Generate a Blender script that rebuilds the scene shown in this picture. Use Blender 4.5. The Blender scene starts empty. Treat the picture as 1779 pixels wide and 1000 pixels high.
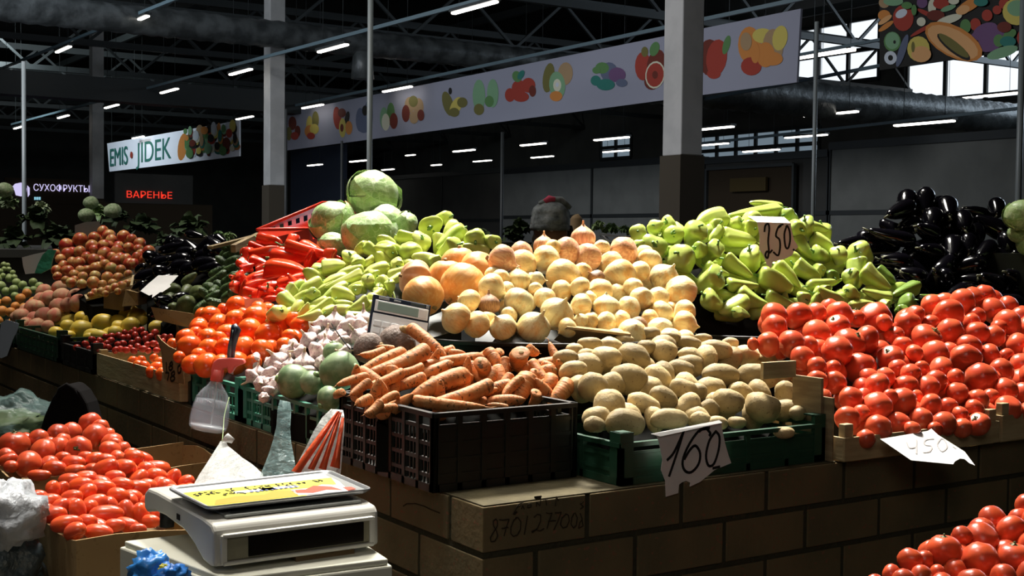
import bpy, math, random
import numpy as np
from mathutils import Vector, Matrix, noise
random.seed(7)
RNG = random.Random(11)
COL = bpy.context.scene.collection
SC = bpy.context.scene

# ------------------------------------------------------------------ camera
FPX, PIT, ROL, YAW = 2219.5, .039, .011, .585
CAM = Vector((-1.3455, -2.1268, .531))
FW = Vector((math.sin(YAW)*math.cos(PIT), math.cos(YAW)*math.cos(PIT), -math.sin(PIT)))
R0 = Vector((math.cos(YAW), -math.sin(YAW), 0)); U0 = R0.cross(FW)
RT = R0*math.cos(ROL) + U0*math.sin(ROL); UP = -R0*math.sin(ROL) + U0*math.cos(ROL)
cd = bpy.data.cameras.new('camera'); cam = bpy.data.objects.new('camera', cd); COL.objects.link(cam)
cd.sensor_width = 36; cd.lens = FPX/1779*36; cd.clip_end = 200; cd.clip_start = .02
M = Matrix.Identity(4)
for i in range(3):
    M[i][0] = RT[i]; M[i][1] = UP[i]; M[i][2] = -FW[i]; M[i][3] = CAM[i]
cam.matrix_world = M
SC.camera = cam
def ray(u, v): return FW + RT*((u-889.5)/FPX) - UP*((v-500)/FPX)
def pd(u, v, d): return CAM + ray(u, v)*d
def pax(u, v, ax, val):
    r = ray(u, v); return CAM + r*((val-CAM[ax])/r[ax])
def pX(u, v, x): return pax(u, v, 0, x)
def pY(u, v, y): return pax(u, v, 1, y)
def pZ(u, v, z): return pax(u, v, 2, z)
def ppl(u, v, P, n):
    r = ray(u, v); return CAM + r*((P-CAM).dot(n)/r.dot(n))

# ------------------------------------------------------------------ world, light, exposure
SC.view_settings.view_transform = 'Standard'; SC.view_settings.look = 'None'
SC.view_settings.exposure = 0.0; SC.view_settings.gamma = 1
SC.cycles.use_denoising = True
SC.cycles.max_bounces = 6; SC.cycles.transparent_max_bounces = 8
w = bpy.data.worlds.new('world'); SC.world = w; w.use_nodes = True
w.node_tree.nodes['Background'].inputs[0].default_value = (.66, .64, .55, 1)
w.node_tree.nodes['Background'].inputs[1].default_value = .135
def area(name, loc, aim, sx, sy, power, col, spread=180):
    l = bpy.data.lights.new(name, 'AREA'); l.shape = 'RECTANGLE'; l.size = sx; l.size_y = sy
    l.energy = power; l.color = col; l.spread = math.radians(spread)
    o = bpy.data.objects.new(name, l); COL.objects.link(o); o.location = loc
    o.rotation_euler = (Vector(aim)-Vector(loc)).to_track_quat('-Z', 'Y').to_euler()
    return o
area('skylight_lamp', (2.0, 3.0, 4.9), (1.05, .95, .1), 1.2, 1.2, 118, (1, .965, .88), 44)  # overhead key light; the skylight opening above is unseen and added
area('aisle_fill', (-.95, .9, 5.4), (-.62, .25, 0), 1.2, 1.6, 13, (1, .95, .86), 34)  # added fill over the scale and floor boxes, no skylight there
area('front_fill', (-3.2, -4.2, 3.4), (0, .6, .1), 2.2, 2.2, 15, (1, .94, .84), 120)  # added frontal fill from the camera side, no entrance known
area('left_fill', (.3, 4.6, 5.4), (.1, 4.2, 0), 1.5, 2.4, 62, (1, .95, .86), 80)  # added fill for the far left produce
area('hall_front_fill', (-3, 8, 7.0), (10.5, 14, 2.0), 3, 3, 520, (.95, .95, 1), 120)  # added fill for the fronts of the pillars
area('hall_banner_fill', (2.0, 20, 5.8), (14.5, 22, 1.0), 3, 20, 560, (.80, .88, 1), 150)  # added bluish fill for the long banner side of the hall
area('hall_far_fill', (6, 38, 6.6), (13, 46, 2.5), 3, 3, 420, (.85, .95, 1), 120)  # added fill to brighten the distant banner
area('clerestory_glow', (30.5, 12, 7.0), (12, 14, 5.5), 16, 3, 900, (.70, .85, 1), 170)

# ------------------------------------------------------------------ materials
MT = {}
def rgb(c): return (c[0], c[1], c[2], 1)
def mat(name, col, rough=.5, spec=.5, col2=None, nscale=6, ramp=(.4, .6), rand=0.0, spots=None, spot_scale=30, spot_thr=.62,
        bump=0, bscale=20, stretch=None, emit=None, coat=0, metal=0, alpha=1, trans=0, sss=0, randcol=None, wav=None, streak=None, vein=None):
    m = bpy.data.materials.new(name); m.use_nodes = True; nt = m.node_tree; N = nt.nodes; L = nt.links
    b = N['Principled BSDF']
    b.inputs['Roughness'].default_value = rough; b.inputs['Specular IOR Level'].default_value = spec
    b.inputs['Metallic'].default_value = metal; b.inputs['Coat Weight'].default_value = coat
    b.inputs['Alpha'].default_value = alpha; b.inputs['Transmission Weight'].default_value = trans
    if sss:
        b.inputs['Subsurface Weight'].default_value = sss; b.inputs['Subsurface Radius'].default_value = (.02, .008, .004)
        b.inputs['Subsurface Scale'].default_value = .5
    if emit:
        b.inputs['Emission Color'].default_value = rgb(emit[0]); b.inputs['Emission Strength'].default_value = emit[1]
    tc = N.new('ShaderNodeTexCoord'); vec = tc.outputs['Object']
    if stretch:
        mp = N.new('ShaderNodeMapping'); mp.inputs['Scale'].default_value = stretch; L.new(vec, mp.inputs[0]); vec = mp.outputs[0]
    oi = N.new('ShaderNodeObjectInfo')
    if col2 or spots or bump:
        va = N.new('ShaderNodeVectorMath'); va.operation = 'ADD'
        sc = N.new('ShaderNodeVectorMath'); sc.operation = 'SCALE'; sc.inputs[0].default_value = (37, 91, 53)
        L.new(oi.outputs['Random'], sc.inputs['Scale']); L.new(vec, va.inputs[0]); L.new(sc.outputs[0], va.inputs[1]); vec = va.outputs[0]
    out = None
    def mix(fac, a, c2):
        x = N.new('ShaderNodeMix'); x.data_type = 'RGBA'
        L.new(fac, x.inputs[0])
        if isinstance(a, tuple): x.inputs[6].default_value = a
        else: L.new(a, x.inputs[6])
        x.inputs[7].default_value = c2; return x.outputs[2]
    out = rgb(col)
    if randcol:
        mr = N.new('ShaderNodeMapRange'); L.new(oi.outputs['Random'], mr.inputs[0]); out = mix(mr.outputs[0], out, rgb(randcol))
    if col2:
        n = N.new('ShaderNodeTexNoise'); n.inputs['Scale'].default_value = nscale; n.inputs['Detail'].default_value = 4; L.new(vec, n.inputs[0])
        mr = N.new('ShaderNodeMapRange'); mr.inputs[1].default_value = ramp[0]; mr.inputs[2].default_value = ramp[1]; L.new(n.outputs[0], mr.inputs[0])
        out = mix(mr.outputs[0], out, rgb(col2))
    if wav:
        wv = N.new('ShaderNodeTexWave'); wv.inputs['Scale'].default_value = wav[1]; wv.inputs['Distortion'].default_value = wav[2]
        wv.inputs['Detail'].default_value = 3; L.new(vec, wv.inputs[0]); wv.bands_direction = wav[4] if len(wav) > 4 else 'X'
        mr = N.new('ShaderNodeMapRange'); mr.inputs[1].default_value = wav[3]; mr.inputs[2].default_value = 1; L.new(wv.outputs[0 if 0 else 1], mr.inputs[0])
        out = mix(mr.outputs[0], out, rgb(wav[0]))
    if streak:
        mp = N.new('ShaderNodeMapping'); mp.inputs['Scale'].default_value = (5, 5, .45); L.new(tc.outputs['Object'], mp.inputs[0])
        n = N.new('ShaderNodeTexNoise'); n.inputs['Scale'].default_value = 1.6; n.inputs['Detail'].default_value = 3; L.new(mp.outputs[0], n.inputs[0])
        mr = N.new('ShaderNodeMapRange'); mr.inputs[1].default_value = streak[1]; mr.inputs[2].default_value = streak[1]+.12; mr.inputs[4].default_value = streak[2]; L.new(n.outputs[0], mr.inputs[0])
        out = mix(mr.outputs[0], out, rgb(streak[0]))
    if vein:
        nn = N.new('ShaderNodeTexNoise'); nn.inputs['Scale'].default_value = 2.5; L.new(vec, nn.inputs[0])
        vv = N.new('ShaderNodeVectorMath'); vv.operation = 'MULTIPLY_ADD'; vv.inputs[1].default_value = (.35, .35, .35); L.new(nn.outputs[1], vv.inputs[0]); L.new(vec, vv.inputs[2])
        vo = N.new('ShaderNodeTexVoronoi'); vo.feature = 'DISTANCE_TO_EDGE'; vo.inputs['Scale'].default_value = vein[1]; L.new(vv.outputs[0], vo.inputs[0])
        mr = N.new('ShaderNodeMapRange'); mr.inputs[1].default_value = .0; mr.inputs[2].default_value = .07; mr.inputs[3].default_value = .75; mr.inputs[4].default_value = 0; L.new(vo.outputs[0], mr.inputs[0])
        out = mix(mr.outputs[0], out, rgb(vein[0]))
    if spots:
        n = N.new('ShaderNodeTexNoise'); n.inputs['Scale'].default_value = spot_scale; n.inputs['Detail'].default_value = 2; L.new(vec, n.inputs[0])
        mr = N.new('ShaderNodeMapRange'); mr.inputs[1].default_value = spot_thr; mr.inputs[2].default_value = spot_thr+.06; L.new(n.outputs[0], mr.inputs[0])
        out = mix(mr.outputs[0], out, rgb(spots))
    if rand:
        mr = N.new('ShaderNodeMapRange'); mr.inputs[3].default_value = 1-rand; mr.inputs[4].default_value = 1+rand*.6; L.new(oi.outputs['Random'], mr.inputs[0])
        vm = N.new('ShaderNodeVectorMath'); vm.operation = 'SCALE'
        if isinstance(out, tuple): vm.inputs[0].default_value = out[:3]
        else: L.new(out, vm.inputs[0])
        L.new(mr.outputs[0], vm.inputs['Scale']); out = vm.outputs[0]
    if isinstance(out, tuple): b.inputs['Base Color'].default_value = out
    else: L.new(out, b.inputs['Base Color'])
    if bump:
        n = N.new('ShaderNodeTexNoise'); n.inputs['Scale'].default_value = bscale; n.inputs['Detail'].default_value = 4; L.new(vec, n.inputs[0])
        bp = N.new('ShaderNodeBump'); bp.inputs['Strength'].default_value = bump; bp.inputs['Distance'].default_value = .02
        L.new(n.outputs[0], bp.inputs['Height']); L.new(bp.outputs[0], b.inputs['Normal'])
    MT[name] = m; return m

mat('tomato', (.68, .080, .032), .27, .45, col2=(.74, .12, .045), nscale=1.2, rand=.2, randcol=(.74, .10, .045))
mat('tomato_orange', (.80, .085, .012), .22, .5, col2=(.85, .15, .02), nscale=1.0, rand=.1)
mat('tomato_plum', (.66, .075, .030), .26, .5, col2=(.72, .09, .02), nscale=1.2, rand=.2)
mat('tomato_low', (.60, .075, .030), .3, .5, col2=(.72, .10, .03), nscale=1.2, rand=.25)
mat('calyx_green', (.10, .13, .03), .6, rand=.3)
mat('onion', (.80, .72, .42), .36, .4, col2=(.76, .46, .17), nscale=1.1, ramp=(.47, .64), rand=.12, randcol=(.78, .60, .28), spots=(.25, .14, .05), spot_scale=5, spot_thr=.72, stretch=(1.6, 1.6, .6), bump=.1, bscale=5, streak=((.62, .42, .18), .52, .55))
mat('onion_pink', (.74, .46, .27), .36, .4, streak=((.50, .24, .12), .5, .7), col2=(.62, .28, .15), nscale=2, rand=.12, stretch=(3, 3, .5), bump=.12, bscale=5)
mat('onion_brown', (.46, .25, .12), .5, .3, streak=((.25, .12, .06), .5, .8), col2=(.3, .15, .07), nscale=3, rand=.2, stretch=(3, 3, .5), bump=.2)
mat('dry_root', (.30, .20, .09), .8, .2)
mat('pumpkin', (.70, .36, .11), .45, .35, col2=(.66, .27, .07), nscale=1.0, ramp=(.4, .65), rand=.10, bump=.06, bscale=4, spots=(.42, .26, .10), spot_scale=4, spot_thr=.70, streak=((.74, .46, .20), .5, .5))
mat('pumpkin_red', (.62, .29, .13), .5, .35, col2=(.68, .40, .22), nscale=1.4, bump=.1)
mat('potato', (.42, .31, .145), .66, .3, col2=(.27, .19, .095), nscale=1.3, ramp=(.45, .8), rand=.28, randcol=(.52, .39, .19), spots=(.15, .09, .04), spot_scale=7, spot_thr=.66, bump=.14, bscale=3.5)
mat('carrot', (.56, .175, .045), .6, .3, col2=(.54, .26, .10), nscale=3, ramp=(.35, .7), rand=.15, spots=(.13, .065, .025), spot_scale=8, spot_thr=.60, stretch=(1, 1, 1.5), bump=.18, bscale=7)
mat('root_hair', (.60, .32, .14), .7, .2)
mat('pepper_green', (.33, .46, .085), .25, .45, col2=(.46, .54, .13), nscale=1.1, rand=.18, randcol=(.46, .53, .12), bump=.05, bscale=3)
mat('pepper_pale', (.40, .50, .095), .25, .45, col2=(.56, .58, .17), nscale=1.1, rand=.18, randcol=(.55, .58, .15), bump=.05, bscale=3)
mat('pepper_dark', (.17, .27, .045), .3, .5, rand=.15)
mat('pepper_stem', (.10, .21, .035), .5, rand=.2)
mat('pepper_red', (.64, .028, .014), .16, .6, col2=(.74, .07, .02), nscale=1.2, rand=.2, bump=.08, bscale=3)
mat('cabbage', (.29, .42, .16), .42, .4, col2=(.46, .56, .29), nscale=1.3, ramp=(.4, .65), rand=.08, bump=.18, bscale=4, vein=((.56, .64, .40), 2.6))
mat('cabbage_leaf', (.28, .43, .15), .42, .4, col2=(.45, .56, .28), nscale=1.5, ramp=(.42, .62), bump=.25, bscale=4, vein=((.55, .64, .40), 3.2))
mat('cabbage_rib', (.60, .66, .42), .45, .4)
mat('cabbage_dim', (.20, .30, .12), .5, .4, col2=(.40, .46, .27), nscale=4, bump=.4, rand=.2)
mat('garlic', (.74, .62, .56), .5, .35, col2=(.48, .26, .30), nscale=2.4, ramp=(.46, .66), rand=.1, stretch=(2.5, 2.5, .5), bump=.15, bscale=6)
mat('garlic_neck', (.66, .55, .42), .6, .3, col2=(.5, .36, .2), nscale=4)
mat('radish', (.13, .21, .095), .42, .4, col2=(.26, .34, .18), nscale=1.6, rand=.12, spots=(.07, .10, .03), spot_scale=8, spot_thr=.7)
mat('black_radish', (.14, .10, .08), .7, .3, col2=(.24, .18, .15), nscale=2, bump=.3, bscale=6)
mat('eggplant', (.0035, .003, .005), .14, .6, rand=.3)
mat('eggplant_calyx', (.15, .15, .09), .5, rand=.2)
mat('mango', (.86, .58, .06), .4, .4, col2=(.74, .56, .10), nscale=1, rand=.15)
mat('peach', (.52, .27, .16), .7, .25, col2=(.52, .16, .10), nscale=1.2, rand=.18, randcol=(.58, .38, .2))
mat('apricot', (.66, .26, .06), .5, .3, rand=.15)
mat('green_plum', (.30, .37, .13), .45, .4, rand=.15)
mat('nectarine', (.50, .09, .03), .35, .4, col2=(.56, .30, .10), nscale=.9, ramp=(.45, .6), rand=.25, randcol=(.36, .03, .02))
mat('yellow_plum', (.60, .30, .08), .4, .4, col2=(.52, .12, .04), nscale=1, rand=.15, randcol=(.55, .45, .16))
mat('cherry_tomato', (.50, .035, .02), .28, .5, rand=.25)
mat('cucumber', (.032, .065, .016), .35, .5, col2=(.075, .13, .035), nscale=3, bump=.4, bscale=8, rand=.2)
mat('squash', (.085, .11, .035), .45, .4, col2=(.15, .18, .07), nscale=3, rand=.2)
mat('leaf_dark', (.025, .045, .015), .6, .3, col2=(.05, .08, .028), nscale=3, rand=.3)
mat('leaf_mid', (.14, .24, .08), .5, .4, col2=(.28, .38, .16), nscale=3, rand=.3)
mat('black_plastic', (.010, .010, .009), .5, .5)
mat('dark_crate', (.010, .011, .008), .45, .4)
mat('matte_black', (.008, .008, .007), .95, .05)
mat('green_plastic', (.03, .17, .11), .4, .5, col2=(.035, .20, .13), nscale=3)
mat('deep_green_plastic', (.018, .065, .036), .4, .45)
mat('red_plastic', (.72, .045, .02), .3, .5)
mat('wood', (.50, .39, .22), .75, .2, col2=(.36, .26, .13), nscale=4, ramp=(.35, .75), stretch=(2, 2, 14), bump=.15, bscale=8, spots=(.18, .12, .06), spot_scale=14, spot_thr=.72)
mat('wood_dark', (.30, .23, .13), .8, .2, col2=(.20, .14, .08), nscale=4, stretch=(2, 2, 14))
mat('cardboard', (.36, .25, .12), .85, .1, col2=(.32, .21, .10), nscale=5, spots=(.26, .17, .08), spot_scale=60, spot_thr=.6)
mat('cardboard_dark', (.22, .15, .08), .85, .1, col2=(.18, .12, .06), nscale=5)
mat('brick', (.17, .125, .065), .9, .15, col2=(.125, .10, .055), nscale=5, spots=(.22, .10, .06), spot_scale=90, spot_thr=.63, bump=.12, bscale=70)
mat('mortar', (.048, .045, .028), .95, .1, bump=.4, bscale=50)
mat('counter_top', (.10, .082, .045), .9, .15, col2=(.07, .058, .033), nscale=8, bump=.3, bscale=40)
mat('paper', (.78, .76, .74), .8, .2, col2=(.70, .68, .66), nscale=8)
mat('paper_grey', (.70, .65, .63), .8, .2)
mat('paper_pink', (.85, .52, .46), .8, .2)
mat('paper_blue', (.66, .76, .90), .8, .2)
mat('ink', (.02, .02, .018), .7, .2)
mat('ink_faint', (.50, .47, .46), .7, .2)
mat('ink_brown', (.035, .026, .016), .9, .1)
mat('white_plastic', (.66, .64, .58), .4, .4, col2=(.60, .58, .52), nscale=8)
mat('grey_plastic', (.30, .31, .29), .4, .4)
mat('slate_plastic', (.045, .055, .052), .35, .5)
mat('khaki_plastic', (.24, .22, .15), .5, .3)
mat('display_black', (.008, .006, .004), .2, .5)
mat('steel', (.55, .56, .57), .3, .5, metal=.7)
mat('foam_white', (.78, .77, .66), .8, .2, col2=(.70, .69, .58), nscale=6)
mat('print_yellow', (.80, .72, .08), .5, .3)
mat('print_orange', (.85, .42, .05), .5, .3)
mat('print_red', (.75, .10, .05), .5, .3)
mat('print_white', (.82, .82, .84), .5, .3)
mat('print_blue', (.25, .30, .75), .5, .3)
mat('blue_film', (.03, .18, .62), .3, .5, col2=(.06, .30, .75), nscale=8, bump=.5, bscale=14)
mat('clear_film', (.75, .76, .74), .25, .5, col2=(.60, .62, .60), nscale=14, bump=.7, bscale=30, alpha=.50)
mat('teal_film', (.30, .45, .45), .25, .5, bump=.7, bscale=24, alpha=.34)
mat('white_film', (.62, .64, .68), .3, .5, col2=(.40, .43, .46), nscale=9, bump=1, bscale=16, alpha=.9)
mat('dark_film', (.05, .07, .08), .25, .5, bump=1, bscale=16)
mat('orange_film', (.85, .12, .04), .35, .4, bump=.5, bscale=22)
mat('black_cloth', (.006, .005, .005), .9, .1)
mat('green_film', (.06, .36, .22), .4, .4, bump=.5)
mat('water_clear', (.70, .74, .82), .05, .6, alpha=.22)
mat('water_base', (.74, .76, .80), .1, .5, alpha=.75)
mat('trigger_red', (.85, .14, .12), .4, .4)
mat('lcd', (.25, .33, .29), .25, .5)
mat('calc_white', (.80, .80, .80), .4, .4)
mat('calc_frame', (.010, .016, .035), .35, .5)
mat('concrete', (.46, .46, .44), .85, .2, col2=(.40, .40, .385), nscale=3)
mat('pillar_base', (.06, .05, .035), .85, .2)
mat('wall_grey', (.16, .168, .155), .9, .2, col2=(.14, .148, .136), nscale=2)
mat('wall_dark', (.055, .055, .05), .9, .2, col2=(.045, .046, .042), nscale=1)
mat('hall_ceiling', (.018, .019, .017), .95, .1, col2=(.026, .027, .026), nscale=.3)
mat('hall_floor', (.05, .045, .035), .7, .3, col2=(.04, .035, .03), nscale=2)
mat('steel_dark', (.024, .029, .029), .55, .4, rand=.3)
mat('rail_blue', (.10, .15, .17), .4, .5)
mat('pipe_grey', (.28, .32, .32), .4, .5)
mat('duct', (.09, .10, .10), .42, .6, col2=(.035,.04,.04), nscale=3, metal=.2, bump=1, bscale=5)
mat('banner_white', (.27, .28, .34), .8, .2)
mat('banner_lit', (.80, .85, .95), .8, .2)  # paler white for the distant banner, stronger light put into its colour
mat('lamp_tube', (.9, .9, .85), .5, .2, emit=((1, .93, .84), 7))
mat('sky_glass', (.8, .85, .88), .5, .2, emit=((.86, .93, 1), 1.1))
mat('dim_glass', (.4, .45, .5), .5, .2, emit=((.45, .6, .72), .28))
mat('sign_lilac', (.5, .45, .8), .5, .2, emit=((.72, .66, 1), .85))
mat('sign_teal', (.3, .6, .7), .5, .2, emit=((.35, .75, .9), .7))
mat('sign_red', (.8, .05, .03), .5, .2, emit=((1, .05, .025), .85))
mat('skin', (.20, .10, .06), .6, .3)
mat('wool', (.10, .11, .115), .95, .1, col2=(.27, .29, .30), nscale=22, ramp=(.35, .65), bump=.25, bscale=60)
mat('wool_pink', (.55, .08, .14), .9, .1)
mat('coat', (.03, .035, .03), .9, .1, col2=(.10, .12, .10), nscale=7)
mat('scarf', (.09, .10, .08), .9, .1, wav=((.32, .16, .16), 14, 2, .5), col2=(.05, .07, .05))
for n_, c_ in dict(a_red=(.30, .045, .03), a_dred=(.13, .03, .02), a_orange=(.50, .20, .05), a_yellow=(.50, .42, .10), a_olive=(.14, .13, .04), a_dim=(.05, .035, .01), a_green=(.09, .20, .07), a_teal=(.03, .16, .13), a_blue=(.10, .12, .18), a_tan=(.32, .22, .12), a_cream=(.55, .55, .42), a_purple=(.13, .07, .15), a_black=(.02, .02, .018), a_mint=(.17, .32, .18), a_white=(.5, .55, .6), a_flesh=(.6, .33, .14)).items():
    mat(n_, c_, .7, .2)

# ------------------------------------------------------------------ mesh helpers
class MB:
    def __init__(s): s.v = []; s.f = []; s.m = []; s.mi = 0; s.smooth = False; s.sm = []
    def add(s, vs, fs, sm=None):
        o = len(s.v); s.v += [tuple(p) for p in vs]
        for f in fs: s.f.append(tuple(i+o for i in f)); s.m.append(s.mi); s.sm.append(s.smooth if sm is None else sm)
        return s
    def box(s, x0, x1, y0, y1, z0, z1):
        return s.add([(x0,y0,z0),(x1,y0,z0),(x1,y1,z0),(x0,y1,z0),(x0,y0,z1),(x1,y0,z1),(x1,y1,z1),(x0,y1,z1)],
                     [(0,3,2,1),(4,5,6,7),(0,1,5,4),(1,2,6,5),(2,3,7,6),(3,0,4,7)])
    def bar(s, a, b, w, h, up=Vector((0,0,1))):
        a = Vector(a); b = Vector(b); d = (b-a).normalized(); x = d.cross(up)
        if x.length < 1e-4: x = Vector((1,0,0))
        x.normalize(); y = x.cross(d)
        vs = [p+x*(sx*w/2)+y*(sy*h/2) for p in (a, b) for sx, sy in ((-1,-1),(1,-1),(1,1),(-1,1))]
        return s.add(vs, [(0,1,2,3),(7,6,5,4),(0,4,5,1),(1,5,6,2),(2,6,7,3),(3,7,4,0)])
    def tube(s, pts, r, n=8, cap=True):
        pts = [Vector(p) for p in pts]; rr = r if isinstance(r, (list, tuple)) else [r]*len(pts)
        vs = []; fs = []; pu = None
        for i, p in enumerate(pts):
            d = (pts[min(i+1, len(pts)-1)]-pts[max(i-1, 0)]).normalized()
            if pu is None: pu = Vector((0,0,1)) if abs(d.z) < .9 else Vector((1,0,0))
            x = d.cross(pu).normalized(); y = x.cross(d).normalized(); pu = y
            for k in range(n):
                a = 2*math.pi*k/n; vs.append(p+(x*math.cos(a)+y*math.sin(a))*rr[i])
        for i in range(len(pts)-1):
            for k in range(n):
                k2 = (k+1) % n; fs.append((i*n+k, i*n+k2, (i+1)*n+k2, (i+1)*n+k))
        if cap: fs.append(tuple(reversed(range(n)))); fs.append(tuple(range((len(pts)-1)*n, len(pts)*n)))
        return s.add(vs, fs, True)
    def poly(s, pts, th):      # planar outline with thickness vector
        n = len(pts); th = Vector(th); vs = [Vector(p) for p in pts]+[Vector(p)+th for p in pts]
        fs = [tuple(range(n)), tuple(reversed(range(n, 2*n)))]+[(i, i+n, (i+1) % n+n, (i+1) % n) for i in range(n)]
        return s.add(vs, fs)
    def grid(s, P, sm=True):   # P[i][j] points
        n, m = len(P), len(P[0]); vs = [p for r in P for p in r]
        return s.add(vs, [(i*m+j, i*m+j+1, (i+1)*m+j+1, (i+1)*m+j) for i in range(n-1) for j in range(m-1)], sm)
    def mesh(s, name, mats, off=Vector((0,0,0))):
        me = bpy.data.meshes.new(name)
        me.from_pydata([(p[0]-off[0], p[1]-off[1], p[2]-off[2]) for p in s.v], [], s.f)
        for m in (mats if isinstance(mats, (list, tuple)) else [mats]): me.materials.append(MT[m])
        me.polygons.foreach_set('use_smooth', s.sm); me.polygons.foreach_set('material_index', s.m); me.update()
        return me
    def build(s, name, mats, parent=None, off=None, bevel=0):
        if off is None: off = Vector(parent.matrix_world.translation if 0 else parent['_o']) if parent is not None and '_o' in parent else Vector((0,0,0))
        o = bpy.data.objects.new(name, s.mesh(name, mats, off)); COL.objects.link(o)
        if parent is not None: o.parent = parent; o['_o'] = list(off)
        if bevel:
            b = o.modifiers.new('bevel', 'BEVEL'); b.width = bevel; b.segments = 2; b.limit_method = 'ANGLE'
        return o
def tag(o, label=None, cat=None, group=None, kind=None):
    if label: o['label'] = label
    if cat: o['category'] = cat
    if group: o['group'] = group
    if kind: o['kind'] = kind
    return o
def thing(name, loc, label, cat, group=None):
    o = bpy.data.objects.new(name, None); COL.objects.link(o); o.location = loc; o.empty_display_size = .05
    o['_o'] = list(loc); return tag(o, label, cat, group)
def struct(o): o['kind'] = 'structure'; return o
def rev(prof, seg=20, lobes=0, amp=0, disp=None, lobefade=True, bend=0):
    """solid of revolution about z; prof = [(r,z)...] from bottom pole to top pole"""
    mb = MB(); vs = []; n = len(prof)
    vs.append((0, 0, prof[0][1]))
    for i in range(1, n-1):
        r, z = prof[i]
        for k in range(seg):
            a = 2*math.pi*k/seg; q = r*(1+amp*(abs(math.cos(lobes*a/2))-.6)) if lobes else r
            vs.append((q*math.cos(a), q*math.sin(a), z))
    vs.append((0, 0, prof[-1][1]))
    out = []
    for p in vs:
        p = Vector(p)
        if disp: p = disp(p)
        if bend: p = p+Vector((bend*(p.z*p.z), 0, 0))
        out.append(p)
    fs = [(0, 1+(k+1) % seg, 1+k) for k in range(seg)]
    for i in range(n-3):
        for k in range(seg):
            k2 = (k+1) % seg; fs.append((1+i*seg+k, 1+i*seg+k2, 1+(i+1)*seg+k2, 1+(i+1)*seg+k))
    t = len(vs)-1; b = 1+(n-3)*seg
    fs += [(b+k, b+(k+1) % seg, t) for k in range(seg)]
    mb.add(out, fs, True); return mb
def sph(n=12, sq=1.0, f=None):
    pr = []
    for i in range(n+1):
        t = math.pi*i/n; r = math.sin(t); z = -math.cos(t)
        if f: r, z = f(t, r, z)
        pr.append((r, z*sq))
    return pr
def lerp_prof(pts, n=14):
    """smooth profile through (z,r) keys, bottom to top"""
    zs = [p[0] for p in pts]; rs = [p[1] for p in pts]; out = []
    for i in range(n+1):
        s = (1-math.cos(math.pi*i/n))/2; z = zs[0]+(zs[-1]-zs[0])*s
        j = max(k for k in range(len(zs)) if zs[k] <= z+1e-9); j = min(j, len(zs)-2)
        t = (z-zs[j])/(zs[j+1]-zs[j])
        r0, r1 = rs[j], rs[j+1]; rm = rs[j-1] if j > 0 else r0; rp = rs[j+2] if j+2 < len(rs) else r1
        r = .5*((2*r0)+(-rm+r1)*t+(2*rm-5*r0+4*r1-rp)*t*t+(-rm+3*r0-3*r1+rp)*t**3)
        out.append((max(r, 0), z))
    out[0] = (0, out[0][1]); out[-1] = (0, out[-1][1]); return out
def nz(p, sc, amp, seed=0):
    return p*(1+amp*noise.noise(Vector(p)*sc+Vector((seed*7.3, seed*3.1, seed))))

# ------------------------------------------------------------------ produce templates: max radius RHO, half length 1 along z, stem end +z
T = {}     # kind -> list of (mesh, [(child name, mesh)...], rho)
def tmpl(kind, mb, matn, rho=1.0, kids=()):
    T.setdefault(kind, []).append((mb.mesh(kind, matn), [(n, k.mesh(n, m)) for n, k, m in kids], rho))
def star(z, r, n=5, droop=.12, w=.28, stem=.16, sr=.05, jag=0):
    mb = MB()
    for k in range(n):
        a = 2*math.pi*k/n+.3*jag*math.sin(k*5); c = Vector((math.cos(a), math.sin(a), 0)); t = Vector((-math.sin(a), math.cos(a), 0))
        P = []
        for i, (q, ww) in enumerate(((.04, .5), (.35, 1), (.7, .7), (1, .08))):
            zz = z+.03-droop*q*q+.05*math.sin(3*q+k)
            P.append([c*(q*r)-t*(ww*w*r*.5)+Vector((0,0,zz-.012)), c*(q*r)+Vector((0,0,zz+.015)), c*(q*r)+t*(ww*w*r*.5)+Vector((0,0,zz-.012))])
        mb.grid(P)
    mb.tube([(0,0,z-.02), (.01,0,z+stem*.5), (.04,.02,z+stem)], [sr*1.2, sr, sr*1.15], 6)
    return mb
def tom_prof(sq=.84, dim=.14):
    def f(t, r, z):
        zz = z-dim*math.exp(-((r/.35)**2)) if z > 0 else z
        return (abs(r)**.92, zz)
    return sph(12, sq, f)
for s in range(3):
    mb = rev(tom_prof(.82+.05*s), 20, 5+s, .035+.02*s, disp=lambda p, s=s: nz(p, .9, .07, s))
    star_ = star(.745+.04*s, .52, 5, .20, .34, .16, .05, 1)
    for kn in ('tomato', 'tomato_orange', 'tomato_low'):
        tmpl(kn, mb, kn, 1, [('calyx', star_, 'calyx_green')])
for s in range(3):
    mb = rev(sph(12, 1, lambda t, r, z: ((abs(r)**.85)*.66*(1-.06*z), z)), 18, 0, 0, disp=lambda p, s=s: nz(p, .9, .06, s+5), bend=.05)
    tmpl('tomato_plum', mb, 'tomato_plum', .66, [('calyx', star(.97, .3, 5, .1, .3, .12, .04, 1), 'calyx_green')])
def onion_prof(neck):
    return lerp_prof([(-1, 0), (-.92, .30), (-.6, .82), (-.15, 1.0), (.3, .93), (.62, .62), (.82, .26), (.95, .11), (1.0+neck, .07), (1.04+neck, 0)], 20)
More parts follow.
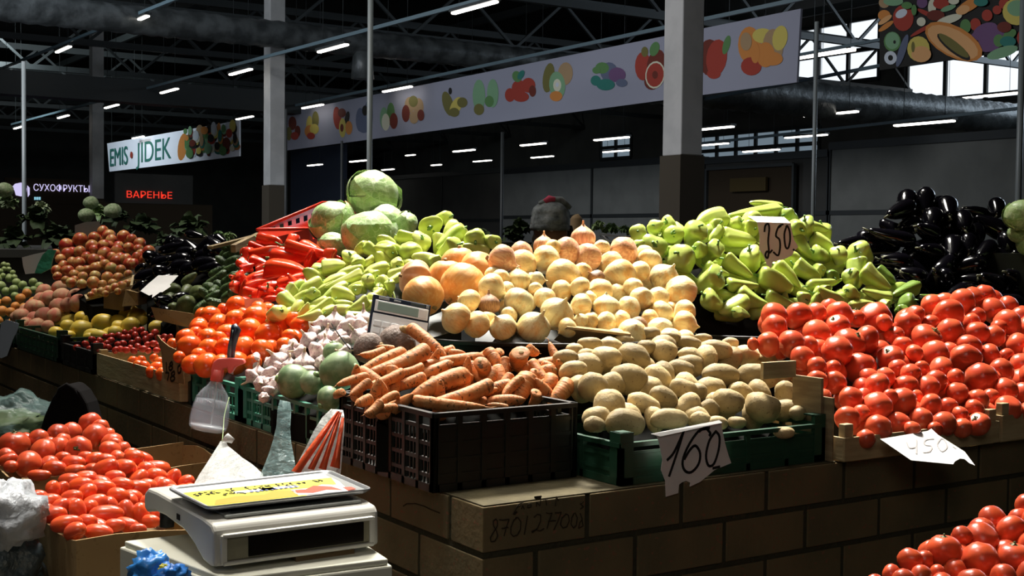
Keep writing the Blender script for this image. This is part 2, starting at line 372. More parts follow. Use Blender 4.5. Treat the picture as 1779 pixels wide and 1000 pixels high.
for s, (kn, mn) in enumerate((('onion', 'onion'), ('onion', 'onion'), ('onion', 'onion'), ('onion_pink', 'onion_pink'), ('onion_brown', 'onion_brown'))):
    mb = rev(onion_prof((.05, .28, .12, .3, .2)[s]), 20, 6, .03, disp=lambda p, s=s: nz(p, 1.0, .08, s+9))
    rt = MB()
    for k in range(12):
        a = k*2.4; rt.tube([(.05*math.cos(a), .05*math.sin(a), -.90), (.12*math.cos(a), .12*math.sin(a), -1.0), (.2*math.cos(a+.4), .2*math.sin(a+.4), -1.05)], [.03, .02, .006], 4)
    tmpl(kn, mb, mn, 1, [('root_tuft', rt, 'dry_root')])
for s in range(4):
    mb = rev(sph(12, 1, lambda t, r, z: ((abs(r)**.9)*.72, z)), 18, disp=lambda p, s=s: nz(nz(p, .8, .22, s+20), 2.2, .07, s+3), bend=(.1, -.05, .06, 0)[s])
    tmpl('potato', mb, 'potato', .72)
for s in range(4):
    pr = lerp_prof([(-1.0, 0), (-.97, .035), (-.85, .075), (-.5, .135), (0, .165), (.6, .178), (.86, .17), (.96, .11), (1.0, 0)], 26)
    mb = rev(pr, 14, disp=lambda p, s=s: Vector((p.x*(1+.10*noise.noise(Vector((s*5, 0, p.z*5)))), p.y*(1+.10*noise.noise(Vector((s*5, 0, p.z*5)))), p.z)), bend=(.10, -.07, .04, -.12)[s])
    hair = MB(); bx = (.10, -.07, .04, -.12)[s]
    hair.tube([(bx*.9, 0, -.96), (bx*1.1+.03, .01, -1.12), (bx+.01*s, .05, -1.3)], [.016, .01, .004], 5)
    crown = MB(); crown.tube([(bx*.9, 0, .95), (bx*.95, 0, 1.0), (bx, 0.01, 1.03)], [.05, .045, .03], 7)
    tmpl('carrot', mb, 'carrot', .17, [('root_tip', hair, 'root_hair'), ('crown', crown, 'dry_root')])
def pep(keys, lob, amp, s, bend, sd):
    return rev(lerp_prof(keys, 18), 24, lob, amp, disp=lambda p: nz(Vector((p.x, p.y*.88, p.z)), 1.3, .16, sd), bend=bend)
for s in range(4):
    k = [[(-1, 0), (-.93, .14), (-.5, .34), (.1, .46), (.55, .50), (.8, .44), (.88, .28), (.84, .1), (.86, 0)],
         [(-1, 0), (-.95, .12), (-.6, .26), (0, .40), (.5, .48), (.78, .46), (.88, .30), (.9, .0)],
         [(-1, 0), (-.9, .22), (-.4, .42), (.1, .49), (.55, .50), (.8, .42), (.9, .22), (.92, 0)],
         [(-1, 0), (-.97, .08), (-.7, .20), (-.1, .36), (.4, .46), (.75, .48), (.88, .32), (.9, 0)]][s]
    k = sorted(k, key=lambda q: q[0])
    st = star(.84, .22, 5, .07, .55, .0, .05); st.tube([(0,0,.84), (.01,.01,.98), (.06,.03,1.10), (.10,.05,1.18)], [.07, .05, .045, .06], 7)
    for kn in ('pepper_green', 'pepper_pale', 'pepper_red', 'pepper_dark'):
        mb = pep(k, 3+(s % 2), .16, s, (.08, -.10, .05, .14)[s], s+30)
        tmpl(kn, mb, kn, .5, [('stem', st, 'pepper_stem')])
for s in range(3):
    mb = rev(lerp_prof([(-1, 0), (-.9, .26), (-.5, .42), (0, .40), (.5, .30), (.85, .20), (.96, .10), (1, 0)], 18), 18, bend=(.08, .02, -.1)[s])
    bx = (.08, .02, -.1)[s]
    cx = star(.86, .26, 5, .26, .6, .0, .05); cx.tube([(bx*.8, 0, .9), (bx, .01, 1.05), (bx+.06, .04, 1.22)], [.08, .045, .05], 7)
    tmpl('eggplant', mb, 'eggplant', .42, [('calyx', cx, 'eggplant_calyx')])
for s in range(3):
    mb = rev(lerp_prof([(-1, 0), (-.96, .1), (-.7, .27), (0, .31), (.7, .26), (.96, .1), (1, 0)], 18), 14, 0, 0, disp=lambda p, s=s: nz(p, 4, .05, s), bend=(.15, .05, -.1)[s])
    tmpl('cucumber', mb, 'cucumber', .31)
    mb = rev(lerp_prof([(-1, 0), (-.9, .32), (-.4, .5), (.2, .45), (.7, .3), (.95, .16), (1, 0)], 18), 16, 8, .05)
    tmpl('squash', mb, 'squash', .5)
for s in range(3):
    def gp(p, s=s): return nz(p, 1.2, .08, s+50)
    mb = rev(lerp_prof([(-.62, 0), (-.66, .3), (-.45, .8), (-.1, 1.0), (.2, .86), (.45, .5), (.65, .26), (.8, .18), (.9, 0)], 18), 24, 7, .16, disp=gp)
    nk = MB(); nk.tube([(0, 0, .72), (.03, .0, 1.0), (.12, .04, 1.3), (.2, .05, 1.5)][:(3+s % 2)], [.19, .13, .11, .08][:(3+s % 2)], 8)
    rt = MB(); rt.tube([(0,0,-.66), (0,0,-.56)], [.34, .3], 10)
    tmpl('garlic', mb, 'garlic', 1, [('neck', nk, 'garlic_neck'), ('root_plate', rt, 'dry_root')])
for s in range(2):
    mb = rev(sph(14, .95, lambda t, r, z: (abs(r)**.9, z)), 24, disp=lambda p, s=s: nz(p, .8, .12, s+60))
    rt = MB(); rt.tube([(0,0,.86), (.02,0,.98), (.05,.02,1.08)], [.34, .22, .15], 9); rt.tube([(0,0,-.85), (.02,0,-1.1), (.1,.02,-1.5)], [.12, .04, .01], 6)
    tmpl('radish', mb, 'radish', 1, [('crown', rt, 'leaf_mid')]); tmpl('black_radish', mb, 'black_radish', 1, [('crown', rt, 'dry_root')])
for kn, sq, lb, am in (('pumpkin', .92, 10, .045), ('pumpkin_red', .8, 9, .16)):
    def pf(t, r, z): return (abs(r)**.9, z-.10*math.exp(-((r/.25)**2))*(1 if z > 0 else -1))
    mb = rev(sph(16, sq, pf), 36, lb, am, disp=lambda p: nz(p, .8, .06, 4))
    st = MB(); st.tube([(0,0,.74*sq), (.02,0,.92*sq), (.07,.02,1.05*sq)], [.13, .08, .1], 8)
    tmpl(kn, mb, kn, 1, [('stem', st, 'dry_root')])
def simple(kn, sq=1.0, rho=1.0, pw=1.0, dim=0):
    for s in range(2):
        mb = rev(sph(9, 1, lambda t, r, z: ((abs(r)**pw)*rho, z*sq)), 14, disp=lambda p, s=s: nz(p, 1, .08, s))
        tmpl(kn, mb, kn, rho)
simple('mango', 1, .74, .9); simple('peach', .95); simple('apricot', .95); simple('green_plum', .95); simple('nectarine', .95); simple('yellow_plum', 1); simple('cherry_tomato', 1, .85)

def cabbage_meshes(seed):
    mb = rev(sph(18, .94), 36, disp=lambda p: nz(nz(p, 1.1, .10, seed), 4, .035, seed+2))
    kids = []
    for k in range(6):
        a0 = k*2.4+seed; P = []
        for i in range(13):
            t = i/12; th = .25+t*1.75; row = []
            for j in range(13):
                q = (j/12-.5)*2; wd = (.55+.75*math.sin(math.pi*min(t*1.05, 1)))*q
                rr = 1.03+.012*k+.05*t*t*(1 if k % 2 else .5)+.028*noise.noise(Vector((i*.5, j*.5, k+seed*9)))+.035*abs(q)**3*(1.2 if t > .6 else .4)+.012*math.cos(q*16)*(1-abs(q))*t
                row.append(Vector((math.sin(th)*math.cos(a0+wd/max(.55, math.sin(th))), math.sin(th)*math.sin(a0+wd/max(.55, math.sin(th))), -math.cos(th)*.94))*rr)
            P.append(row)
        m2 = MB(); m2.grid(P)
        rib = MB(); rib.tube([P[i][6]*1.008 for i in range(0, 11)], [.03*(1-.8*i/10)+.004 for i in range(11)], 6)
        for i in range(2, 10, 2):
            for s_ in (-1, 1): rib.tube([P[i][6]*1.004, P[min(12, i+1)][6+s_*2]*1.004, P[min(12, i+3)][6+s_*4]*1.004], [.013, .009, .004], 4)
        kids.append((m2.mesh('outer_leaf', 'cabbage_leaf'), rib.mesh('leaf_rib', 'cabbage_rib')))
    return mb.mesh('cabbage', 'cabbage'), kids
CABM = [cabbage_meshes(s) for s in (1, 2, 3)]

# ------------------------------------------------------------------ heaps of produce
CP = {'u': (0, 1, .1), 'c': (0, .15, 1), 'l': (-1, .2, .3), 'r': (1, .2, .3), 'ur': (.5, .8, .5), 'ul': (-.5, .8, .5), 'd': (0, -1, .2), 'dr': (.6, -.6, .5), 'rr': (1, -.15, .35), 'dl': (-.6, -.6, .5)}
def camdir(t):
    if isinstance(t, str): t = CP[t]
    return (RT*t[0]+UP*t[1]-FW*t[2]).normalized()
COUNT = {}
class Heap:
    def __init__(s, anchors):
        A = np.array([[u, v, 1] for u, v, d in anchors], float); s.k = np.linalg.solve(A, np.array([1/d for u, v, d in anchors])); s.items = []; s.anch = anchors
        P = [pd(*a) for a in anchors]; n = (P[1]-P[0]).cross(P[2]-P[0]).normalized(); s.n = n if n.z > 0 else -n; s.P0 = P[0]
    def d(s, u, v): return 1/float(s.k @ np.array([u, v, 1.0]))
    def rnd(s, kind, L, off=0, **kw):
        for it in L:
            u, v, wd = it[:3]; fl = it[3] if len(it) > 3 else None; d = s.d(u, v)+off
            h = it[4] if len(it) > 4 else None
            if fl: ax = camdir(fl); kid = True
            else:
                a = RNG.uniform(0, 6.28); ax = camdir((math.cos(a)*.8, math.sin(a)*.5-.2, -.7 if RNG.random() < .7 else .2)); kid = False
            s.items.append(dict(kind=kind, u=u, v=v, d=d, r=wd*1.05/2/FPX*d, L=None, ax=ax, kid=kid, **kw))
        return s
    def ell(s, kind, L, off=0, **kw):     # (u,v,len,wid,angle deg in image; 0 = horizontal, positive = down to the right)
        for it in L:
            u, v, ln, wd = it[:4]; an = math.radians(it[4] if len(it) > 4 else RNG.uniform(-12, 12)); d = s.d(u, v)+off
            ax = (RT*math.cos(an)-UP*math.sin(an)+FW*RNG.uniform(-.25, .25)).normalized()
            s.items.append(dict(kind=kind, u=u, v=v, d=d, r=wd/2/FPX*d, L=ln/FPX*d, ax=ax, kid=len(it) > 5, **kw))
        return s
    def seg(s, kind, L, off=0, kid=True, **kw):      # (u stem, v stem, u tip, v tip, width)
        for it in L:
            u1, v1, u2, v2, wd = it[:5]; u, v = (u1+u2)/2, (v1+v2)/2; d = s.d(u, v)+off
            lat = math.hypot(u1-u2, v1-v2)/FPX*d
            dd = s.d(u1, v1)-s.d(u2, v2); mx = .7*lat; dd = max(-mx, min(mx, dd))
            if lat*FPX/d < wd*1.5:
                dd = math.copysign(math.sqrt(max(0, (wd*1.7/FPX*d)**2-lat**2)), -1)
            A = pd(u1, v1, d+dd/2); B = pd(u2, v2, d-dd/2)
            kd = kid if len(it) < 6 else it[5]
            s.items.append(dict(kind=kind, u=u, v=v, d=d, r=wd*(1.14 if 'pepper' in kind else 1.04)/2/FPX*d, L=(A-B).length, ax=(A-B).normalized(), kid=kd, **kw))
        return s
    def spheres(s, it):
        c = pd(it['u'], it['v'], it['d'])
        if not it['L'] or it['L'] <= 2.1*it['r']: return [(c, it['r'])]
        h = it['L']/2-it['r']*.9; n = 3 if it['L'] < 5*it['r'] else 5
        return [(c+it['ax']*(h*(2*i/(n-1)-1)), it['r']*(.9 if 0 < i < n-1 else .7)) for i in range(n)]
    def relax(s, iters=14, slack=.88, cap=.05):
        I = s.items; base = [i['d'] for i in I]; br = [i['r'] for i in I]; bl = [i['L'] for i in I]
        for _ in range(iters):
            S = [s.spheres(i) for i in I]
            sh = [0.0]*len(I)
            for a in range(len(I)):
                for b in range(a+1, len(I)):
                    if abs(I[a]['u']-I[b]['u']) > 260: continue
                    pen = 0
                    for c1, r1 in S[a]:
                        for c2, r2 in S[b]:
                            q = (r1+r2)*slack-(c1-c2).length
                            if q > pen: pen = q
                    if pen > 0:
                        near, far = (a, b) if I[a]['d']+.002*I[b]['v']/100 < I[b]['d']+.002*I[a]['v']/100 else (b, a)
                        sh[near] -= pen*.35; sh[far] += pen*.35
            for k, i in enumerate(I):
                dn = i['d']+sh[k]; dn = max(base[k]*(1-cap), min(base[k]*(1+cap), dn)); i['d'] = dn
                i['r'] = br[k]*dn/base[k]; i['L'] = bl[k]*dn/base[k] if bl[k] else None
        return s
    def fill(s, kind, poly, w, back=1.0, n=400, L=None, **kw):
        """further items lying behind the front layer, kept only where a gap shows them"""
        front = [(i['u'], i['v'], i['r']*FPX/i['d'], i['L'], i['ax']) for i in s.items]
        def discs(f):
            u, v, r, L_, ax = f
            if not L_: return [(u, v, r)]
            h = max(0, L_*FPX/s.d(u, v)/2-r); du, dv = ax.dot(RT), -ax.dot(UP)
            return [(u+du*h*t, v+dv*h*t, r*.9) for t in (-1, -.5, 0, .5, 1)]
        D = [q for f in front for q in discs(f)]; mine = []
        us = [p[0] for p in poly]; vs = [p[1] for p in poly]
        def inside(u, v):
            c = False
            for i in range(len(poly)):
                (x1, y1), (x2, y2) = poly[i], poly[i-1]
                if (y1 > v) != (y2 > v) and u < (x2-x1)*(v-y1)/(y2-y1)+x1: c = not c
            return c
        for _ in range(n*12):
            if len(mine) >= n: break
            u = RNG.uniform(min(us), max(us)); v = RNG.uniform(min(vs), max(vs))
            if not inside(u, v): continue
            ww = w*RNG.uniform(.85, 1.15)
            if any((u-a)**2+(v-b)**2 < (ww*.78)**2 for a, b, _w in mine): continue
            vis = 0
            for k in range(14):
                a = k*2.4; q = ww*.5*math.sqrt((k+.5)/14); x, y = u+math.cos(a)*q, v+math.sin(a)*q
                if not any((x-c)**2+(y-e)**2 < (r*.95)**2 for c, e, r in D): vis += 1
            if vis < (2 if D else 0): continue
            mine.append((u, v, ww))
        for u, v, ww in mine:
            d0 = s.d(u, v); off = ww/FPX*d0*back
            kid = RNG.random() < .12
            a = RNG.uniform(0, 6.28)
            ax = camdir((math.cos(a), math.sin(a)*.6, .4 if kid else -.3))
            s.items.append(dict(kind=kind, u=u, v=v, d=d0+off, r=ww/2/FPX*d0, L=(L*ww/FPX*d0 if L else None), ax=ax, kid=kid, back=True, **kw))
        return s
    def emit(s, names, labels, group, allkids=False):
        """names: kind -> (object name, category); labels: kind -> common label text"""
        byk = {}
        for i in s.items: byk.setdefault(i['kind'], []).append(i)
        ORD = ('leftmost', 'second-from-left', 'third-from-left', 'fourth-from-left', 'fifth-from-left', 'sixth-from-left', 'seventh-from-left')
        for kind, L in byk.items():
            nm, cat = names[kind]; noun, where = (labels[kind].split('|')+[''])[:2]
            rs = sorted(i['r'] for i in L); lo, hi = rs[len(rs)//4], rs[(3*len(rs))//4]
            us = sorted(i['u'] for i in L); labs = {}
            def colrow(i):
                c = min(2, int(3*us.index(i['u'])/len(us)))
                band = sorted(j['v'] for j in L if min(2, int(3*us.index(j['u'])/len(us))) == c)
                r = min(2, int(3*band.index(i['v'])/max(1, len(band))))
                return (('upper left', 'upper middle', 'upper right'), ('middle left', 'centre', 'middle right'), ('lower left', 'lower middle', 'lower right'))[r][c]
            for k, it in enumerate(L):
                if 'label' in it: continue
                size = 'small' if it['r'] < lo*1.001 and rs[0] < rs[-1]*.8 else 'large' if it['r'] > hi*.999 and rs[0] < rs[-1]*.8 else 'mid-sized'
                ft = 'half-hidden ' if it.get('back') else ''
                dr = ''
                if it['L'] and it['L'] > 2.6*it['r'] and not it.get('back'):
                    x, y = -it['ax'].dot(RT), it['ax'].dot(UP)
                    dr = ' lying flat' if abs(y) < .35*abs(x) else ' pointing down-left' if x*1 < 0 and y > 0 else ' pointing down-right' if y > 0 else ' pointing up-left' if x < 0 else ' pointing up-right'
                labs.setdefault('%s %s%s%s, %s of %s' % (size, ft, noun, dr, colrow(it), where), []).append(it)
            for lab, M_ in labs.items():
                M_.sort(key=lambda i: i['u'])
                for q, it in enumerate(M_):
                    it['_lab'] = lab if len(M_) == 1 else (ORD[q] if q < len(M_)-1 or len(M_) > 7 else 'rightmost')+' '+lab if q < 7 else 'far-right '+lab
            for it in L: put(kind, nm, it, it.get('label') or it['_lab'], cat, group if len(L) > 1 else None, allkids)
        return s
    def riser(s, inset, name, label, matn='cardboard_dark', drop=.06, z0=0.0):  # added filler body under a heap, closes gaps and stops light leaking
        pts = [pd(i['u'], i['v'], s.d(i['u'], i['v'])) for i in s.items]
        P2 = sorted((p.x, p.y) for p in pts)
        def half(P):
            h = []
            for p in P:
                while len(h) >= 2 and (h[-1][0]-h[-2][0])*(p[1]-h[-2][1])-(h[-1][1]-h[-2][1])*(p[0]-h[-2][0]) <= 0: h.pop()
                h.append(p)
            return h
        H = half(P2)[:-1]+half(P2[::-1])[:-1]
        cx = sum(p[0] for p in H)/len(H); cy = sum(p[1] for p in H)/len(H)
        H = [(cx+(x-cx)*inset, cy+(y-cy)*inset) for x, y in H]
        def zz(x, y): return max(z0+.01, s.P0.z-(s.n.x*(x-s.P0.x)+s.n.y*(y-s.P0.y))/s.n.z-drop)
        n = len(H); mb = MB()
        vs = [(x, y, z0) for x, y in H]+[(x, y, zz(x, y)) for x, y in H]
        mb.add(vs, [tuple(reversed(range(n))), tuple(range(n, 2*n))]+[(i, (i+1) % n, (i+1) % n+n, i+n) for i in range(n)])
        o = mb.build(name, matn); return tag(o, label, 'base')
def orient(ax, roll): return ax.to_track_quat('Z', 'Y').to_matrix().to_4x4() @ Matrix.Rotation(roll, 4, 'Z')
def put(kind, nm, it, lab, cat, group, allkids=False):
    k = COUNT.get(kind, 0); COUNT[kind] = k+1
    vs = T[kind]; me, kids, rho = vs[it.get('var', k) % len(vs)]
    o = bpy.data.objects.new(nm, me); COL.objects.link(o); tag(o, lab, cat, group)
    c = pd(it['u'], it['v'], it['d']); r = it['r']/rho; z = it['L']/2 if it['L'] else it['r']
    roll = it.get('roll', RNG.uniform(0, 6.28))
    o.matrix_world = Matrix.Translation(c) @ orient(it['ax'], roll) @ Matrix.Diagonal((r, r, z, 1))
    if it['kid'] or allkids:
        for n, m in kids:
            ch = bpy.data.objects.new(n, m); COL.objects.link(ch); ch.parent = o
    return o
# ------------------------------------------------------------------ the brick counter (origin of the scene = its corner)
BW, BH = .26, .104; FLOOR = -BH*8
def brick_counter():
    t = thing('brick_counter', (0, 0, FLOOR), 'long brick market counter with dark mortar joints under all the crates', 'counter')
    core = MB(); core.box(.004, 6.5, .004, 1.95, FLOOR, -.004); core.box(.004, 1.4, 1.95, 6.1, FLOOR, -.004)
    core.build('mortar_core', 'mortar', t)
    mb = MB(); g = .0065
    for r in range(8):
        z1 = -r*BH-.004; z0 = z1-BH+2*g
        off = 0 if r % 2 == 0 else -BW/2
        x = off
        while x < 6.5:                                      # face looking towards -Y
            a = max(x, 0)+(g if x > 0 else 0); b = x+BW-g
            if b > a+.02: mb.box(a, b, 0+RNG.uniform(-.001, .001), .10, z0, z1)
            x += BW
        off = -BW/2 if r % 2 == 0 else 0
        y = off
        while y < 6.05:                                        # face looking towards -X
            a = max(y, 0)+(g if y > 0 else 0); b = y+BW-g
            if a > .001 or True:
                if y <= 0: mb.box(.0+.0003, .11, .0005, b, z0, z1)
                elif b > a+.02: mb.box(0+RNG.uniform(-.001, .001), .10, a, b, z0, z1)
            y += BW
    mb.build('brickwork', 'brick', t, bevel=.002)
    tp = MB(); tp.box(.004, 6.5, .004, 1.95, -.006, -.001); tp.box(.004, 1.4, 1.95, 6.1, -.006, -.001); tp.build('mortar_top', 'counter_top', t)
    # handwriting on the corner brick
    wr = MB()
    def px(x, y): return pY(780+x/6.842, 840+y/6.842, -.0018)
    dig = [[(560,415),(525,440),(530,500),(565,560),(580,620),(545,680),(500,690),(490,640),(530,570),(575,500),(575,440),(555,415)],
           [(600,425),(640,430),(715,420),(680,520),(655,620)], [(625,530),(705,515)],
           [(810,400),(770,430),(735,520),(735,590),(765,625),(810,610),(850,540),(855,450),(820,400),(790,400)],
           [(935,380),(915,490),(895,605)],
           [(1010,400),(1050,360),(1090,370),(1090,440),(1050,530),(990,580),(985,565),(1030,545),(1080,560),(1130,530)],
           [(1155,345),(1195,355),(1225,345),(1195,430),(1165,530)], [(1180,445),(1270,435)],
           [(1260,345),(1300,345),(1335,335),(1300,430),(1245,550)],
           [(1390,360),(1345,400),(1325,480),(1355,525),(1400,510),(1430,440),(1420,370),(1385,355)],
           [(1490,345),(1460,400),(1450,480),(1480,525),(1515,490),(1525,400),(1500,345)],
           [(1560,350),(1585,420),(1555,460),(1540,530),(1595,500),(1580,420)],
           [(1600,205),(1560,240),(1600,270),(1560,300)],
           [(760,365),(790,300),(830,240),(890,215)], [(770,360),(810,330)], [(800,290),(850,250)],
           [(860,300),(875,255),(895,300)], [(930,280),(935,245),(975,240),(975,275),(935,282)],
           [(1040,270),(1040,215),(1080,260),(1090,190)], [(1120,190),(1175,180)], [(1150,185),(1160,255)],
           [(1015,160),(1100,150)], [(1020,170),(1095,165)], [(1265,265),(1275,150),(1300,200)]]
    for k, st in enumerate(dig):
        P = [px(*q) for q in st]; wd = .0017 if k not in (14, 21, 22) else .004
        for a, b in zip(P, P[1:]): wr.bar(a, b, wd, .0012, up=Vector((0, 1, 0)))
    wr.build('handwriting', 'ink_brown', t)
    w2 = MB()
    P = [pX(600+x/3.294, 780+y/3.294, -.0018) for x, y in ((330,325),(350,312),(400,310),(450,325),(490,345),(540,365))]
    for a, b in zip(P, P[1:]): w2.bar(a, b, .0018, .0012, up=Vector((1, 0, 0)))
    w2.build('pen_stroke', 'ink_brown', t)
    return t
brick_counter()

# ------------------------------------------------------------------ crates
def crate(name, x0, x1, y0, y1, z0, h, matn, label, group=None, cols=6, rows=3, post=0, solid=False, rim=.010, postw=.035, grp=None, solid_x=None):
    t = thing(name, ((x0+x1)/2, (y0+y1)/2, z0), label, 'crate', group); z1 = z0+h
    if solid_x is None: solid_x = solid
    fl = MB(); fl.box(x0+.004, x1-.004, y0+.004, y1-.004, z0+.002, z0+.010); fl.build('crate_floor', matn, t)
    def side(a, b, nrm, solid):
        m = MB(); a = Vector(a); b = Vector(b); L = (b-a).length; d = (b-a)/L; th = .006; inn = nrm*.003
        def P(s, z): return a+d*s+Vector((0,0,z))+inn
        m.bar(P(0, h-rim/2), P(L, h-rim/2), .014, rim); m.bar(P(0, .008), P(L, .008), .010, .016)
        if solid: m.bar(P(.004, h*.5*solid), P(L-.004, h*.5*solid), .003, h*solid-.004)
        for r in range(1, rows): m.bar(P(0, h*r/rows), P(L, h*r/rows), .007, .008)
        n = max(2, int(cols*L/.36))
        for k in range(n+1): m.bar(P(.004+(L-.008)*k/n, 0), P(.004+(L-.008)*k/n, h-.002), .010, .012, up=d)
        if not solid:
            for k in range(n*4):
                s = .004+(L-.008)*(k+.5)/(n*4)
                m.bar(P(s, 0), P(s, h*(rows-1)/rows if rows > 2 else h-.01), .0035, .0035, up=d)
        return m
    X, Y = Vector((1,0,0)), Vector((0,1,0))
    for a, b, n in (((x0,y0,z0),(x1,y0,z0), Y), ((x0,y1,z0),(x1,y1,z0), -Y), ((x0,y0,z0),(x0,y1,z0), X), ((x1,y0,z0),(x1,y1,z0), -X)):
        side(a, b, n, solid if n.y else solid_x).build('side_panel', matn, t)
    for px_, py_ in ((x0,y0),(x1,y0),(x0,y1),(x1,y1)):
        m = MB(); sx = 1 if px_ == x0 else -1; sy = 1 if py_ == y0 else -1; w_ = postw if post else .014
        m.box(*sorted((px_-.002*sx, px_+w_*sx)), *sorted((py_-.002*sy, py_+.008*sy)), z0, z1+post)
        m.box(*sorted((px_-.002*sx, px_+.008*sx)), *sorted((py_+.008*sy, py_+w_*sy)), z0, z1+post)
        if post: m.box(*sorted((px_, px_+w_*sx)), *sorted((py_, py_+w_*sy)), z1+post-.004, z1+post)
        m.build('corner_post', matn, t)
    return t
def wood_crate(name, x0, x1, y0, y1, z0, h, label, group=None, front='y', post=.02, matn='wood', hl=None):
    t = thing(name, ((x0+x1)/2, (y0+y1)/2, z0), label, 'crate', group); g = .006
    fl = MB()
    n = 5
    for k in range(n): fl.box(x0+.01, x1-.01, y0+.01+(y1-y0-.02)*k/n, y0+.01+(y1-y0-.02)*(k+.85)/n, z0, z0+.006)
    fl.build('bottom_slats', matn, t)
    for (a, b, c, d, nm, hh) in ((x0, x1, y0, y0+g, 'side_board', h), (x0, x1, y1-g, y1, 'side_board', h), (x0, x0+g, y0+g, y1-g, 'end_board', hl or h), (x1-g, x1, y0+g, y1-g, 'end_board', hl or h)):
        m = MB(); m.box(a, b, c, d, z0+.004, z0+hh*(.98)); m.build(nm, matn, t, bevel=.001)
    for px_, py_ in ((x0,y0),(x1,y0),(x0,y1),(x1,y1)):
        sx = 1 if px_ == x0 else -1; sy = 1 if py_ == y0 else -1
        m = MB(); m.box(*sorted((px_+g*sx, px_+.036*sx)), *sorted((py_+g*sy, py_+.026*sy)), z0+.006, z0+h+post); m.build('corner_post', matn, t, bevel=.0015)
    return t
crate('black_crate', -.022, .345, .16, .60, 0, .166, 'dark_crate', 'black lattice plastic crate at the counter corner, full of carrots', rows=5, solid=.86, solid_x=0)
crate('green_crate', .362, .99, .022, .43, 0, .092, 'deep_green_plastic', 'dark green plastic crate of potatoes behind the 160 price tag', rows=3, cols=3, post=.022, solid=.8)
wood_crate('wooden_crate', 1.005, 1.60, -.03, .38, 0, .062, 'pale wooden crate of red tomatoes behind the 450 price tag', post=.03)
wood_crate('wooden_crate', 1.612, 2.20, -.03, .38, 0, .075, 'pale wooden crate cut by the right edge of the photo', post=.03)
crate('green_crate', .012, .40, .72, 1.30, 0, .105, 'green_plastic', 'green plastic crate holding garlic and green radishes', rows=3, cols=5, post=.02)
crate('green_crate', .012, .40, 1.32, 1.72, 0, .105, 'green_plastic', 'green plastic crate of orange tomatoes behind the spray bottle', rows=3, cols=4, post=.02)
wood_crate('wooden_crate', -.002, .42, 1.79, 2.72, 0, .085, 'long low wooden crate with a few tomatoes beside the spray bottle', post=.012)
crate('black_crate', -.002, .45, 2.76, 3.24, 0, .085, 'black_plastic', 'black plastic tray heaped with small cherry tomatoes', rows=2, cols=3, post=.03, solid=.95)
crate('green_crate', -.002, .45, 3.27, 4.05, 0, .10, 'deep_green_plastic', 'dark green plastic crate of yellow mangoes and peaches', rows=3, cols=5, post=.03)
crate('green_crate', -.002, .45, 4.10, 5.4, 0, .09, 'deep_green_plastic', 'green crate of apricots at the left edge of the photo', rows=3, cols=5, post=.02)
# tall plank between potatoes and tomatoes
def planks():
    t = thing('crate_board', (1.0, .30, 0), 'upright crate end of rough boards between potatoes and tomatoes', 'board')
    m = MB(); P = [pX(u, v, .994) for u, v in ((1410, 678), (1448, 682), (1448, 800), (1410, 812))]
    m.box(.994, 1.0, .0, .085, .0, .155); m.build('board', 'wood_dark', t, bevel=.001)
    m = MB(); m.box(.985, .994, .03, .125, .0, .20); m.build('board', 'wood_dark', t, bevel=.001)
    m = MB(); m.box(.872, .984, .112, .122, .195, .236); m.build('end_piece', 'wood', t, bevel=.001)
planks()

# ------------------------------------------------------------------ heaps
NM = dict(tomato=('tomato', 'tomato'), tomato_orange=('tomato', 'tomato'), tomato_low=('tomato', 'tomato'), tomato_plum=('plum_tomato', 'tomato'), onion=('onion', 'onion'),
    onion_pink=('onion', 'onion'), onion_brown=('onion', 'onion'), potato=('potato', 'potato'), carrot=('carrot', 'carrot'), pepper_green=('green_pepper', 'pepper'),
    pepper_pale=('green_pepper', 'pepper'), pepper_dark=('green_pepper', 'pepper'), pepper_red=('red_pepper', 'pepper'), eggplant=('eggplant', 'eggplant'), cucumber=('cucumber', 'cucumber'),
    squash=('green_squash', 'squash'), garlic=('garlic_bulb', 'garlic'), radish=('green_radish', 'radish'), black_radish=('black_radish', 'radish'), pumpkin=('pumpkin', 'pumpkin'),
    pumpkin_red=('pumpkin', 'pumpkin'), mango=('mango', 'mango'), peach=('peach', 'peach'), apricot=('apricot', 'apricot'), green_plum=('green_plum', 'plum'),
    nectarine=('nectarine', 'nectarine'), yellow_plum=('plum', 'plum'), cherry_tomato=('cherry_tomato', 'tomato'))

h = Heap([(750,715,2.78),(1000,700,2.97),(750,605,3.06)])
h.seg('carrot', [(750,611,638,656,29),(706,606,616,649,21),(842,618,709,638,20),(818,642,708,690,31),(790,634,660,672,20),(704,648,632,676,18),
 (640,652,583,668,16),(642,663,606,688,16),(594,679,578,690,14),(715,697,845,709,20),(645,692,616,703,19),(664,702,634,724,18),(856,672,745,706,26),(849,605,869,640,21),
 (876,621,877,654,16),(841,630,843,656,25),(899,607,902,645,32),(919,648,894,700,36),(920,628,953,668,20),(962,648,948,686,23),(936,682,925,706,19),(992,660,955,708,29),
 (888,652,868,675,18),(870,606,858,622,15),(940,631,970,641,15),(918,607,936,616,17),(686,606,655,601,11),(668,612,624,620,16),(690,682,652,703,15),(690,705,640,714,15),
 (884,707,846,701,10),(800,655,740,676,18),(735,640,690,650,16),(905,655,870,690,18),(905,640,930,640,20),(860,640,850,668,18),(780,612,812,615,14),(762,604,772,614,12)], kid=True)
h.seg('carrot', [(709,565,774,616,22)], off=-.02, label='upright orange carrot leaning against the white calculator')
h.fill('carrot', [(605,665),(760,612),(985,620),(995,690),(760,705),(650,705)], 22, 1.5, 30, L=3.4)
h.relax(10, .8, .035)
h.emit(NM, dict(carrot='carrot|the corner crate'), 'carrots in the black corner crate')
h.riser(.72, 'carrot_filler', 'added dark filler under the carrots in the black crate', 'matte_black', .075, .012)

